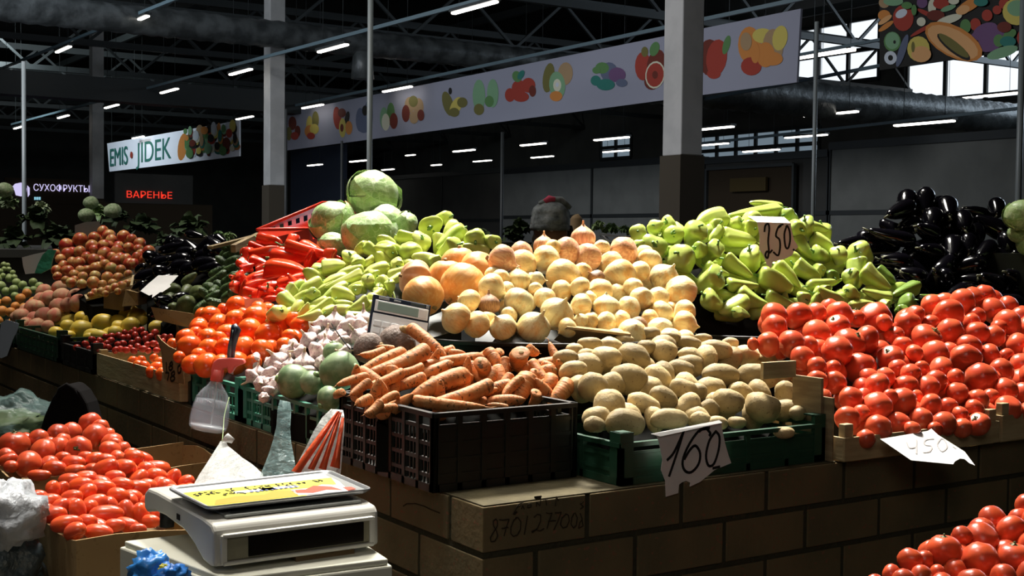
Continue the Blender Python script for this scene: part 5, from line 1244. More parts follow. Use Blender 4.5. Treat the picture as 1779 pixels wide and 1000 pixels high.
def foam():
    FL, FR, BR, BL = Vector((-.671, -.358, 0)), Vector((-.405, -.378, 0)), Vector((-.362, -.055, 0)), Vector((-.731, -.040, 0)); cc = (FL+FR+BR+BL)/4
    t = thing('foam_box', (cc.x, cc.y, FLOOR), 'off-white foam box stack under the scale', 'box')
    def slab(z0, z1, f, name, m, bv=.003): MB().poly([cc+(p-cc)*f+Vector((0, 0, z1)) for p in (FL, FR, BR, BL)], (0, 0, z0-z1)).build(name, m, t, bevel=bv)
    slab(-.14, .018, 1, 'lid_box', 'foam_white'); slab(.018, .028, .965, 'lid_sheet', 'foam_white', .002); slab(FLOOR+.002, -.142, .98, 'lower_box', 'wood_dark')
    x0, x1, y0, y1 = -.70, -.38, -.33, -.02
    m = MB(); m.box(x0+.16, x1-.06, y0+.015, y1-.04, .028, .0355); m.build('spacer_board', 'cardboard_dark', t)
    b = thing('blue_bag', tuple(pd(265, 990, 1.93)), 'bright blue plastic bag at the foot of the scale', 'bag')
    lump('film_fold', pd(262, 992, 1.90), .030, .022, .026, 'blue_film', None, None, 2, .5, b); lump('film_fold', pd(298, 1000, 1.88), .022, .016, .018, 'blue_film', None, None, 7, .5, b)
    lump('label_scrap', pd(284, 986, 1.875), .007, .004, .006, 'print_yellow', None, None, 9, .3, b)
foam()

# ------------------------------------------------------------------ the seller behind the onions
def person():
    g = pd(957, 398, 6.45); base = Vector((g.x, g.y, FLOOR)); H = pd(957, 396, 6.45)
    f = Vector((-.75, -.6, 0)).normalized(); s = Vector((f.y, -f.x, 0))      # facing, and the figure's side
    def P(fw, sd, z): return Vector((H.x, H.y, 0))+f*fw+s*sd+Vector((0, 0, z))
    hz = H.z-.01
    V = []; E = []; Rr = []
    def v(p, r): V.append(p); Rr.append(r); return len(V)-1
    def e(a, b): E.append((a, b))
    pel = v(P(-.16, 0, hz-.66), (.16, .12)); wa = v(P(-.14, 0, hz-.50), (.14, .10)); ch = v(P(-.08, 0, hz-.30), (.16, .11)); ne0 = v(P(-.03, 0, hz-.16), (.09, .075)); ne = v(P(0, 0, hz-.10), (.052, .052)); h1 = v(P(.03, 0, hz-.02), (.072, .085)); h2 = v(P(.02, 0, hz+.07), (.07, .082)); e(pel, wa); e(wa, ch); e(ch, ne0); e(ne0, ne); e(ne, h1); e(h1, h2)
    jaw = v(P(.075, 0, hz-.055), (.035, .03)); e(h1, jaw); nose = v(P(.118, 0, hz-.012), (.012, .014)); e(h1, nose)
    for q in (-1, 1):
        ear = v(P(.01, .085*q, hz), (.012, .022)); e(h1, ear)
        sh = v(P(-.05, .17*q, hz-.22), (.06, .055)); e(ne0, sh); el = v(P(.05, .22*q, hz-.47), (.045, .042)); e(sh, el); wr = v(P(.27, .15*q, hz-.50), (.028, .024)); e(el, wr); pa = v(P(.33, .14*q, hz-.51), (.036, .018)); e(wr, pa)
        for k in range(4):
            off = (k-1.5)*.020; L = (.032, .038, .035, .028)[k]; a = v(P(.365, .14*q+off, hz-.515), (.009, .009)); b = v(P(.365+L, .14*q+off*1.1, hz-.525), (.008, .008)); c = v(P(.365+L*1.6, .14*q+off*1.1, hz-.545), (.007, .007)); e(pa, a); e(a, b); e(b, c)
        th = v(P(.325, .14*q-.036*q, hz-.515), (.010, .010)); th2 = v(P(.355, .14*q-.052*q, hz-.525), (.008, .008)); e(pa, th); e(th, th2)
        hp = v(P(-.12, .09*q, hz-.70), (.09, .085)); e(pel, hp); kn = v(P(.26, .13*q, hz-.70), (.062, .06)); e(hp, kn); an = v(P(.24, .13*q, FLOOR+.09), (.04, .038)); e(kn, an); ft = v(P(.37, .14*q, FLOOR+.04), (.035, .028)); e(an, ft)
    me = bpy.data.meshes.new('person'); me.from_pydata([tuple(p-base) for p in V], E, []); o = bpy.data.objects.new('person', me); COL.objects.link(o); o.location = base; o['_o'] = list(base)
    me.materials.append(MT['skin']); sk = o.modifiers.new('skin', 'SKIN')
    for k, sv in enumerate(me.skin_vertices[0].data): sv.radius = Rr[k]; sv.use_root = (k == 0)
    sk.use_smooth_shade = True; sb = o.modifiers.new('sub', 'SUBSURF'); sb.levels = 2; sb.render_levels = 2
    tag(o, 'person in a grey knitted hat bending behind the onion heap', 'person')
    def ring(c, ux, uy, rx, ry, n=32): return [c+ux*(rx*math.cos(2*math.pi*k/n))+uy*(ry*math.sin(2*math.pi*k/n)) for k in range(n+1)]
    def loft(name, rings, m, wob=0):
        mb = MB(); Pn = [ring(*r) for r in rings]
        if wob:
            for i, r in enumerate(Pn):
                for j in range(len(r)): r[j] = r[j]+(r[j]-rings[i][0]).normalized()*wob*noise.noise(r[j]*22)
                r[-1] = r[0]
        mb.grid(Pn); return mb.build(name, m, o)
    ux, uy, uz = f, s, Vector((0, 0, 1)); tl = (uz+f*-.15).normalized(); hc = P(.02, 0, hz+.0)
    loft('knitted_hat', [(hc+tl*.008, ux, uy, .108, .092), (hc+tl*.03, ux, uy, .115, .098), (hc+tl*.065, ux, uy, .112, .096), (hc+tl*.068, ux, uy, .108, .094), (hc+tl*.085, ux, uy, .112, .097), (hc+tl*.115, ux, uy, .098, .085), (hc+tl*.14, ux, uy, .066, .058), (hc+tl*.15, ux, uy, .02, .02), (hc+tl*.151, ux, uy, .001, .001)], 'wool', .005)
    hb_ = loft('hat_brim', [(hc+tl*.004, ux, uy, .104, .09), (hc-tl*.004, ux, uy, .112, .096), (hc+tl*.012, ux, uy, .118, .101), (hc+tl*.028, ux, uy, .114, .098)], 'wool', .003)
    m = MB(); m.tube([hc+tl*.140-FW*.055-RT*.035, hc+tl*.156-FW*.05-RT*.012, hc+tl*.152-FW*.05+RT*.018], [.013, .018, .012], 8); m.build('hat_patch', 'wool_pink', o)
    m = MB(); m.tube([hc+tl*.13-FW*.05-RT*.06, hc+tl*.15-FW*.03-RT*.01, hc+tl*.148-FW*.02+RT*.05, hc+tl*.11-FW*.02+RT*.10], [.012, .022, .022, .010], 10); m.build('hat_fold', 'wool', o)
    loft('coat', [(P(-.16, 0, hz-.72), ux, uy, .19, .23), (P(-.14, 0, hz-.50), ux, uy, .17, .21), (P(-.08, 0, hz-.32), ux, uy, .17, .23), (P(-.05, 0, hz-.22), ux, uy, .13, .22), (P(-.03, 0, hz-.155), ux, uy, .10, .13), (P(0, 0, hz-.12), ux, uy, .075, .08)], 'coat', .02)
    loft('scarf', [(P(-.03, 0, hz-.17), ux, uy, .10, .11), (P(-.01, 0, hz-.12), ux, uy, .11, .115), (P(0, 0, hz-.075), ux, uy, .095, .10), (P(0, 0, hz-.05), ux, uy, .082, .085)], 'scarf', .03)
    for q in (-1, 1):
        mb = MB(); mb.tube([P(-.05, .15*q, hz-.21), P(-.04, .19*q, hz-.28), P(.05, .225*q, hz-.47), P(.16, .19*q, hz-.50), P(.25, .155*q, hz-.50)], [.075, .078, .062, .05, .042], 14); mb.build('sleeve', 'coat', o)
        mb = MB(); mb.tube([P(-.12, .09*q, hz-.70), P(.1, .12*q, hz-.69), P(.27, .13*q, hz-.70), P(.26, .13*q, hz-.8), P(.24, .13*q, FLOOR+.12)], [.12, .10, .085, .08, .065], 14); mb.build('trouser_leg', 'coat', o)
        mb = MB(); mb.tube([P(.20, .13*q, FLOOR+.05), P(.28, .135*q, FLOOR+.05), P(.40, .14*q, FLOOR+.038)], [.045, .048, .034], 12); mb.build('shoe', 'black_cloth', o)
        mb = MB(); c_ = P(.098, .032*q, hz+.002); mb.add(*[(lambda R: (R[0], R[1]))(([c_+ux*(.010*math.sin(t)*math.cos(a))+uy*(.012*math.sin(t)*math.sin(a))+uz*(.010*math.cos(t)) for t in (0.3, 1.2, 2.0, 2.8) for a in (0, 1.57, 3.14, 4.71)], [(i*4+j, i*4+(j+1) % 4, (i+1)*4+(j+1) % 4, (i+1)*4+j) for i in range(3) for j in range(4)]))][0]); mb.build('eye', 'print_white', o)
    mb = MB(); mb.tube([P(.112, -.022, hz-.045), P(.117, 0, hz-.043), P(.112, .022, hz-.045)], [.003, .005, .003], 6); mb.build('mouth', 'wool_pink', o)
    mb = MB(); mb.tube([P(-.06, .075, hz+.02), P(-.05, .09, hz-.05), P(-.04, .085, hz-.10)], [.02, .025, .012], 8); mb.build('hair', 'ink_brown', o); mb = MB(); mb.tube([P(-.06, -.075, hz+.02), P(-.05, -.09, hz-.05), P(-.04, -.085, hz-.10)], [.02, .025, .012], 8); mb.build('hair', 'ink_brown', o)
    st = thing('stool', tuple(P(-.14, 0, FLOOR)), 'low stool under the seller in the grey hat', 'stool')
    zs = hz-.80; MB().box(P(-.14, 0, 0).x-.16, P(-.14, 0, 0).x+.16, P(-.14, 0, 0).y-.16, P(-.14, 0, 0).y+.16, zs-.03, zs).build('seat', 'wood_dark', st)
    for a in (-.13, .13):
        for b in (-.13, .13): MB().bar(P(-.14, 0, FLOOR)+Vector((a, b, 0)), P(-.14, 0, zs-.03)+Vector((a, b, 0)), .03, .03).build('leg', 'wood_dark', st)
person()
# ------------------------------------------------------------------ the hall
CX, CY, EZ = CAM.x, CAM.y, CAM.z
def vline_d(u, xr): return 2219.5*xr/(.834*(u+580))       # depth at column u of the vertical plane x = CX + xr
def onX(u, v, xr): return pX(u, v, CX+xr)
struct(MB().box(-12, 36, -12, 75, FLOOR-.1, FLOOR).build('floor', 'hall_floor'))
RZ = 8.6
rf = MB(); rf.box(-12, 0.0, -12, 75, RZ, RZ+.15); rf.box(3.0, 36, -12, 75, RZ, RZ+.15); rf.box(0, 3, -12, 0, RZ, RZ+.15); rf.box(0, 3, 3.6, 75, RZ, RZ+.15)
struct(rf.build('ceiling', 'hall_ceiling'))
# unseen skylight opening with bars, added to match the overhead key light
sk = thing('added_skylight', (1.5, 1.8, RZ), 'unseen skylight frame added in the roof above the stall', 'skylight')
for k in range(5): MB().bar((.75*k if 0 else .0+.75*k, 0, RZ), (.75*k, 3.6, RZ), .05, .08).build('bar', 'steel_dark', sk)
struct(MB().box(-12, 36, 74, 75, FLOOR, RZ).build('wall_back', 'wall_dark'))
struct(MB().box(-12, 36, -12, -11.8, FLOOR, RZ).build('wall_front', 'wall_dark'))
struct(MB().box(-12, -11.8, -11.8, 74, FLOOR, RZ).build('wall_left', 'wall_dark'))
# far wall with glazing
XW = 33.0
fw = MB(); wins = []
def win(u0, v0, u1, v1, m, n, nv, nh):
    a, b = pX(u0, v0, XW), pX(u1, v0, XW); c, d = pX(u0, v1, XW), pX(u1, v1, XW)
    y0, y1 = min(a.y, b.y), max(a.y, b.y); z1 = (a.z+b.z)/2; z0 = (c.z+d.z)/2
    wins.append((y0, y1, z0, z1)); t = bpy.data.objects.new('window_%d' % n, None); COL.objects.link(t); t.location = (XW, (y0+y1)/2, z0); t['_o'] = list(t.location); struct(t)
    g = MB(); g.box(XW+.02, XW+.06, y0, y1, z0, z1); g.build('pane', m, t)
    f = MB()
    for k in range(nv+1): f.box(XW-.08, XW+.02, y0+(y1-y0)*k/nv-.06, y0+(y1-y0)*k/nv+.06, z0, z1)
    for k in range(nh+1): f.box(XW-.09, XW+.02, y0, y1, z0+(z1-z0)*k/nh-.07, z0+(z1-z0)*k/nh+.07)
    f.build('window_frame', 'steel_dark', t)
win(1376, 42, 1530, 146, 'sky_glass', 1, 3, 2)
win(1578, 96, 1790, 178, 'sky_glass', 2, 3, 1)
win(1215, 228, 1425, 285, 'dim_glass', 3, 6, 2)
win(1045, 236, 1098, 275, 'dim_glass', 4, 2, 2)
ys = sorted(set([-12.0, 74.0]+[w_[0] for w_ in wins]+[w_[1] for w_ in wins])); wl = MB()
for a, b in zip(ys, ys[1:]):
    mid = (a+b)/2; sp = sorted([(w_[2], w_[3]) for w_ in wins if w_[0] < mid < w_[1]]); z = FLOOR
    for s0, s1 in sp: wl.box(XW, XW+.2, a, b, z, s0) if s0 > z else None; z = max(z, s1)
    wl.box(XW, XW+.2, a, b, z, RZ)
struct(wl.build('wall_right', 'wall_dark'))
# roof beams across the hall
for k, y in enumerate(range(2, 66, 6)):
    t = thing('roof_truss', (11, y, 5.4), ('nearest', 'second-nearest', 'third-nearest', 'fourth-nearest', 'fifth-nearest', 'sixth-nearest', 'seventh-nearest', 'eighth-nearest', 'third-farthest', 'second-farthest', 'farthest')[k]+' dark steel roof truss spanning the hall', 'truss', 'roof trusses')
    m = MB(); m.bar((-11, y, 6.9), (XW, y, 6.9), .18, .20); m.build('top_chord', 'steel_dark', t)
    m = MB(); m.bar((-11, y, 5.5), (XW, y, 5.5), .14, .16); m.build('bottom_chord', 'steel_dark', t)
    m = MB(); n = 14
    for i in range(n):
        a = -11+(XW+11)*i/n; b = -11+(XW+11)*(i+1)/n; c = (a+b)/2
        m.bar((a, y, 5.5), (c, y, 6.85), .07, .07); m.bar((c, y, 6.85), (b, y, 5.5), .07, .07)
    m.build('web', 'steel_dark', t)
for k, x in enumerate((1.5, 12, 20, 27)):
    tag(MB().bar((x, -5, 7.3), (x, 72, 7.3), .12, .22).build('roof_purlin', 'steel_dark'), ('leftmost', 'second-from-left', 'third-from-left', 'rightmost')[k]+' long dark roof purlin under the ceiling', 'beam', 'roof purlins')
# ducts
def duct(pts, r, label):
    m = MB(); P = []; L = []
    for a, b in zip(pts, pts[1:]):
        a, b = Vector(a), Vector(b); n = max(2, int((b-a).length/.16))
        for i in range(n): P.append(a.lerp(b, i/n)); L.append(r*(1+(.05 if i % 2 else -.03)))
    P.append(Vector(pts[-1])); L.append(r); m.tube(P, L, 18); return tag(m.build('air_duct', 'duct'), label, 'duct')
a, b = pd(300, 20, 17), None
zc = pd(520, 64, 26).z; yc = pd(520, 64, 26).y
duct([(-4, yc, zc), (pd(1100, 110, 30).x, yc, zc)], .27, 'wide corrugated silver air duct crossing above the hanging lamps')
tag(MB().tube([(pd(662,80,26).x, yc-.1, zc-.2), (pd(662,80,26).x, yc-.1, zc-.75)], [.20, .24], 16).build('duct_outlet', 'duct'), 'short vertical outlet below the silver duct', 'duct')
q = pd(1330, 165, 24); duct([(max(q.x-5, CX+14.4), q.y, q.z), (XW-1, q.y, q.z)], .34, 'corrugated duct below the bright windows at the right')
q = pd(60, 148, 30); tag(MB().bar((q.x-9, q.y, q.z), (q.x+10, q.y, q.z), .6, .55).build('air_duct', 'steel_dark'), 'square grey duct behind the left pillar', 'duct')
# lamp rows
def lamp_row(xr, marks, pipe, label, group, w_=.09, zf=None):
    O_ = ('leftmost', 'second-from-left', 'third-from-left', 'fourth-from-left', 'fifth-from-left', 'sixth-from-left', 'seventh-from-left', 'eighth-from-left', 'ninth-from-left', 'tenth-from-left', 'eleventh-from-left', 'twelfth-from-left'); su = sorted(m_[0] for m_ in marks)
    for u, v, ln in marks:
        c = onX(u, v, xr); t = thing('hanging_lamp', tuple(c), (O_[su.index(u)] if u != su[-1] else 'rightmost')+' '+label, 'lamp', group)
        m = MB(); m.box(c.x-w_/2, c.x+w_/2, c.y-ln/2, c.y+ln/2, c.z-.03, c.z+.005); m.build('tube', 'lamp_tube', t, bevel=.02)
        m = MB(); m.box(c.x-w_/2-.02, c.x+w_/2+.02, c.y-ln/2-.02, c.y+ln/2+.02, c.z+.005, c.z+.05); m.build('housing', 'steel_dark', t)
        for q in (-.35, .35): MB().tube([(c.x, c.y+ln*q, c.z+.05), (c.x, c.y+ln*q, RZ)], .006, 5).build('hanger_rod', 'steel_dark', t)
    if pipe:
        a, b = onX(pipe[0], pipe[1], xr), onX(pipe[2], pipe[3], xr); tag(MB().bar(a, b, .05, .06).build('lamp_rail', 'rail_blue'), pipe[4], 'rail')
lamp_row(7.45, [(240,34,1.15),(110,85,1.15),(5,128,1.2)], (330,-12,-40,136,'steel rail of the nearest lamp row, top left'), 'strip lamp of the nearest row, top left corner', 'lamps of the nearest row')
lamp_row(9.84, [(824,12,1.2),(578,83,1.15),(418,124,1.15),(294,157,1.15),(194,184,1.15),(110,202,1.15),(32,221,1.15)], (940,-28,20,216,'long thin steel rail carrying the middle lamp row'), 'strip lamp of the middle hanging row', 'lamps of the middle row')
lamp_row(13.6, [(690,154,1.3),(543,184,1.2),(425,204,1.2),(240,238,1.2)], None, 'strip lamp hanging at the top edge of the fruit banner', 'lamps along the banner')
lamp_row(13.75, [], (1420,-8,500,186,'thin steel rail above the long fruit banner'), '', '')
lamp_row(19, [(1443,197,1.35),(1240,222,1.2),(1605,213,1.3),(1062,240,1.3),(926,250,1.1),(806,261,1.1),(623,279,1.2),(547,286,1.1)], None, 'strip lamp hanging beyond the fruit banner', 'lamps beyond the banner', .12)
lamp_row(26, [(1322,261,1.4),(1240,250,1.2),(1400,236,1.5),(1070,262,1.3),(942,272,1.3),(838,279,1.2),(847,297,1.2),(674,294,1.0),(713,269,.7),(758,286,.7),(772,302,1.0),(1700,167,2.4)], None, 'distant small strip lamp near the far wall', 'distant lamps', .14)
for a, b, lb in (((1385, 112), (1480, 88), 'upper strip lamp across the bright window'),):
    p = onX(1430, 94, 22); t = thing('hanging_lamp', tuple(p), lb, 'lamp'); MB().box(p.x-.07, p.x+.07, p.y-.9, p.y+.9, p.z-.03, p.z+.03).build('tube', 'lamp_tube', t); MB().tube([(p.x, p.y, p.z+.03), (p.x, p.y, RZ)], .006, 5).build('hanger_rod', 'steel_dark', t)
# right-hand rails in front of the window
for (u0, v0, u1, v1, xr, lb) in ((1225, 172, 1560, 108, 15.5, 'thin rail crossing in front of the bright windows'), (1385, 96, 1790, 20, 17, 'upper rail crossing the bright windows'), (1210, 250, 1790, 186, 18, 'lower rail above the right grey wall')):
    tag(MB().bar(onX(u0, v0, xr), onX(u1, v1, xr), .05, .05).build('steel_rail', 'rail_blue'), lb, 'rail')
# pillars
for k, (u, vt, vb, lb) in enumerate(((1185, -60, 271, 'nearest square concrete pillar with a dark base'), (476, -60, 322, 'concrete pillar left of the fruit banner with a dark base'), (168, -60, 345, 'far left concrete pillar beside the lilac sign'))):
    xr = 10.5; c = onX(u, vb, xr); w_ = .335*(1.04 if k == 0 else 1); t = thing('concrete_pillar', (c.x, c.y, FLOOR), lb, 'pillar')
    zb = c.z; m = MB(); m.box(c.x-w_/2, c.x+w_/2, c.y-w_/2, c.y+w_/2, zb, RZ); m.build('shaft', 'concrete', t, bevel=.015)
    m = MB(); m.box(c.x-w_/2-.02, c.x+w_/2+.02, c.y-w_/2-.02, c.y+w_/2+.02, FLOOR, zb); m.build('base_cladding', 'pillar_base', t)
# thin poles of the stalls
for u, vt, vb, d, r, lb in ((641, -40, 420, 8.5, .019, 'slim steel pole rising behind the cabbages'), (42, 108, 345, 12, .02, 'slim steel pole at the far left'), (1768, -20, 390, 8.6, .022, 'slim steel pole at the right edge'),
        (1412, 40, 390, 9.5, .016, 'slim pole in front of the right grey wall'), (496, 190, 400, 14, .015, 'slim dark pole under the banner end'), (593, 245, 400, 14, .014, 'slim dark pole under the banner, left of the cabbages'), (871, 230, 400, 15, .02, 'dark pole at the corner of the grey wall')):
    a = pd(u, vb, d); z1 = pd(u, vt, d).z; tag(MB().tube([(a.x, a.y, FLOOR), (a.x, a.y, z1)], r, 10).build('steel_pole', 'pipe_grey' if r > .0155 and u != 871 else 'steel_dark'), lb, 'pole')
# kiosk walls
def wallX(xr, u0, u1, v, vat, name, m, label, th=.15):
    z = onX(vat, v, xr).z; y0, y1 = sorted((onX(u0, 300, xr).y, onX(u1, 300, xr).y)); t = thing(name, (CX+xr, (y0+y1)/2, FLOOR), label, 'partition')
    MB().box(CX+xr, CX+xr+th, y0, y1, FLOOR, z).build('panel', m, t)
    b = MB(); b.box(CX+xr-.05, CX+xr, y0, y1, z-.10, z+.04); b.build('top_trim', 'steel_dark', t)
    b = MB(); n = int((y1-y0)/3.2)
    for k in range(n+1): b.box(CX+xr-.03, CX+xr, y0+(y1-y0)*k/max(1, n)-.03, y0+(y1-y0)*k/max(1, n)+.03, FLOOR, z)
    b.box(CX+xr-.03, CX+xr, y0, y1, 1.02, 1.10); b.build('battens', 'steel_dark', t)
    return t
wallX(17.85, 874, 1222, 287, 1000, 'stall_partition', 'wall_grey', 'long grey stall partition behind the seller')
wallX(17.85, 1224, 1440, 272, 1300, 'stall_partition', 'wall_dark', 'dark stall partition with a shuttered opening behind the nearest pillar')
wallX(17.85, 1442, 1830, 240, 1600, 'stall_partition', 'wall_grey', 'grey stall partition behind the eggplants')
wallX(20.5, 600, 872, 306, 700, 'stall_partition', 'wall_dark', 'dark low stall partition behind the cabbages')
def shutter():
    a, b = onX(1230, 296, 17.7), onX(1378, 300, 17.7); t = thing('stall_opening', (CX+17.7, (a.y+b.y)/2, FLOOR), 'dark shuttered stall opening with a dim sign inside', 'opening')
    y0, y1 = sorted((a.y, b.y)); MB().box(CX+17.72, CX+17.84, y0, y1, FLOOR, a.z).build('recess', 'ink_brown', t)
    f = MB(); f.box(CX+17.66, CX+17.74, y0-.05, y0, FLOOR, a.z+.04); f.box(CX+17.66, CX+17.74, y1, y1+.05, FLOOR, a.z+.04); f.box(CX+17.66, CX+17.74, y0, y1, a.z, a.z+.06); f.build('frame', 'steel_dark', t)
    c, e = onX(1268, 310, 17.6), onX(1330, 320, 17.6); g = MB(); g.box(CX+17.60, CX+17.66, min(c.y, e.y), max(c.y, e.y), e.z-.12, c.z); g.build('dim_sign', 'a_dim', t)
shutter()
t = thing('stall_partition', tuple(onX(540, 300, 30)), 'bluish distant partition left of the cabbages', 'partition')
a, b = onX(505, 262, 30), onX(600, 330, 30); MB().box(CX+30, CX+30.1, b.y, a.y, FLOOR, a.z).build('panel', 'a_blue', t)
# long fruit banner
XB = 13.9
def BP(u, v, o=0): return pX(u, v, CX+XB-o)
def banner(name, quad, label, m):
    P = [BP(*q) for q in quad]; c = sum(P, Vector())/4; t = thing(name, tuple(c), label, 'banner'); MB().poly(P, Vector((.04, 0, 0))).build('panel', m, t)
    for s_ in (.04, .96): q_ = P[0].lerp(P[1], s_); MB().tube([(q_.x+.02, q_.y, q_.z-.02), (q_.x+.02, q_.y, RZ)], .012, 6).build('hanger_rod', 'steel_dark', t)
    return t
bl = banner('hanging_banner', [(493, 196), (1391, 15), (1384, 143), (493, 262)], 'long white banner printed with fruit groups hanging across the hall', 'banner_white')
def printed(par, m_list, blobs, name='printed_fruit', o=.004):
    """blobs: (u, v, ru, rv, angle, material index)"""
    mb = MB()
    for k, (u, v, ru, rv, an, mi) in enumerate(blobs):
        mb.mi = mi; N = 16; a = math.radians(an); pts = []
        for i in range(N):
            q = 2*math.pi*i/N; x, y = ru*math.cos(q), rv*math.sin(q); pts.append(BP(u+x*math.cos(a)-y*math.sin(a), v+x*math.sin(a)+y*math.cos(a), o+.0008*k+.001))
        mb.poly(pts, Vector((.0006, 0, 0)))
    return mb.build(name, m_list, par)
MA = ['a_red', 'a_dred', 'a_orange', 'a_yellow', 'a_olive', 'a_green', 'a_teal', 'a_blue', 'a_tan', 'a_cream', 'a_purple', 'a_black', 'a_mint', 'a_white', 'a_flesh']
R_, DR, OR, YE, OL, GR, TE, BL, TA, CR, PU, BK, MI, WH, FL = range(15)
for g in ([(508,214,7,12,0,DR),(517,228,5,10,0,DR),(502,232,5,12,0,OL),(512,236,7,7,0,R_)], [(537,215,5,14,5,YE),(548,208,6,15,0,OL),(538,228,9,11,0,OR),(546,224,8,9,0,YE),(540,236,7,6,0,R_)], [(586,205,7,20,-5,R_),(594,196,7,8,0,DR),(603,205,4,12,10,BK),(595,222,6,17,0,YE),(606,222,6,12,0,OR),(594,222,3,7,0,DR)],
          [(626,208,8,21,0,BL),(640,200,8,25,0,BL),(634,192,5,9,0,BK),(632,222,9,9,0,BL)], [(667,205,7,19,0,MI),(679,198,7,20,0,GR),(684,210,7,14,0,DR),(670,212,7,15,0,CR)], [(712,182,9,14,0,TA),(727,186,9,16,0,TA),(718,176,8,10,0,OL),(705,197,7,15,0,DR),(719,204,8,11,0,TA),(731,200,6,10,0,DR)],
          [(778,180,9,22,-15,OL),(792,185,9,18,25,YE),(803,178,9,9,50,OL),(782,158,3,6,0,BK),(789,195,9,8,0,OL)], [(832,166,11,28,0,MI),(832,190,9,10,0,OL),(856,162,10,25,0,MI),(850,176,8,10,0,GR)], [(886,165,9,12,0,R_),(902,152,13,13,0,R_),(918,148,12,13,0,R_),(905,168,14,9,0,R_),(925,158,6,10,0,DR),(898,133,8,10,-20,GR),(905,130,5,9,30,TE)],
          [(953,135,10,26,8,OL),(982,128,13,20,5,TA),(968,148,14,24,-5,MI),(968,148,7,11,0,CR),(966,167,11,9,0,OR),(968,147,3,4,0,WH)], [(1035,140,9,9,0,TE),(1058,125,15,17,0,BL),(1046,118,12,10,0,GR),(1072,130,15,13,0,PU),(1080,144,10,7,0,BL),(1052,147,16,10,0,TE),(1036,122,7,6,0,GR)],
          [(1117,115,14,25,0,R_),(1140,112,16,27,10,DR),(1137,85,8,13,20,GR),(1120,90,6,9,0,OL),(1132,142,13,14,0,DR),(1138,130,17,24,8,CR),(1138,130,15,21,8,R_),(1138,130,5,7,0,DR)], [(1233,100,20,32,0,DR),(1245,100,18,32,8,R_),(1262,78,6,17,15,GR),(1240,128,12,9,0,R_)],
          [(1302,78,20,32,0,OR),(1325,62,18,13,0,YE),(1343,80,18,30,0,TA),(1355,66,13,22,10,YE),(1305,115,18,16,0,R_),(1330,95,16,22,0,OR),(1342,102,18,12,0,OR),(1296,72,10,16,0,TA),(1312,92,8,18,0,OR)]):
    printed(bl, MA, g)
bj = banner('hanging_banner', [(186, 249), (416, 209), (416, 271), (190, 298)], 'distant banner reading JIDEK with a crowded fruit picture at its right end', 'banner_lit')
printed(bj, MA, [(317,255,8,24,8,OR)]+[(322+ (k*37 % 90), 228+(k*23 % 44)-(k*37 % 90)*.14, 3.5+(k*7 % 4), 5+(k*5 % 7), 0, (GR, DR, WH, BK, OR, MI, R_, YE, TE, GR, BK, CR, TA)[k % 13]) for k in range(70)], 'printed_picture')
def text(par, s, P, xdir, ydir, size, m, sx=1.0, bold=0, align='LEFT', ext=.006):
    c = bpy.data.curves.new('lettering', 'FONT'); c.body = s; c.size = size; c.extrude = ext; c.offset = bold; c.align_x = align; c.materials.append(MT[m]); o = bpy.data.objects.new('lettering', c); COL.objects.link(o)
    X = Vector(xdir).normalized(); Y = Vector(ydir).normalized(); Z = X.cross(Y); off = Vector(par['_o']); Mx = Matrix.Identity(4)
    for i in range(3): Mx[i][0] = X[i]*sx; Mx[i][1] = Y[i]; Mx[i][2] = Z[i]; Mx[i][3] = P[i]-off[i]
    bpy.context.view_layer.update(); me = bpy.data.meshes.new_from_object(o.evaluated_get(bpy.context.evaluated_depsgraph_get())); bpy.data.objects.remove(o)
    o = bpy.data.objects.new('lettering', me); COL.objects.link(o); o.parent = par; o.matrix_local = Mx; return o
p = BP(238, 283, .01); q = BP(238, 246, .01); hgt = (q-p).length; text(bj, 'JIDEK', p, (0, -1, 0), (0, 0, 1), hgt*1.36, 'a_teal', (BP(284,276)-p).length/(hgt*2.55), 0)
p = BP(190, 289, .03); text(bj, 'EMIS', p, (0, -1, 0), (0, 0, 1), hgt*1.25, 'a_teal', (BP(219,284)-p).length/(hgt*2.15), 0)
printed(bj, MA, [(228, 269, 2.2, 6, 0, R_)], 'printed_dot', .03)
br = banner('hanging_banner', [(1528, -40), (1830, -90), (1830, 78), (1528, 122)], 'bright banner crowded with vegetables and a cut papaya at the top right', 'a_black')
B8 = lambda x, y: (1500+x/6.376, y/6.376)
bb = []
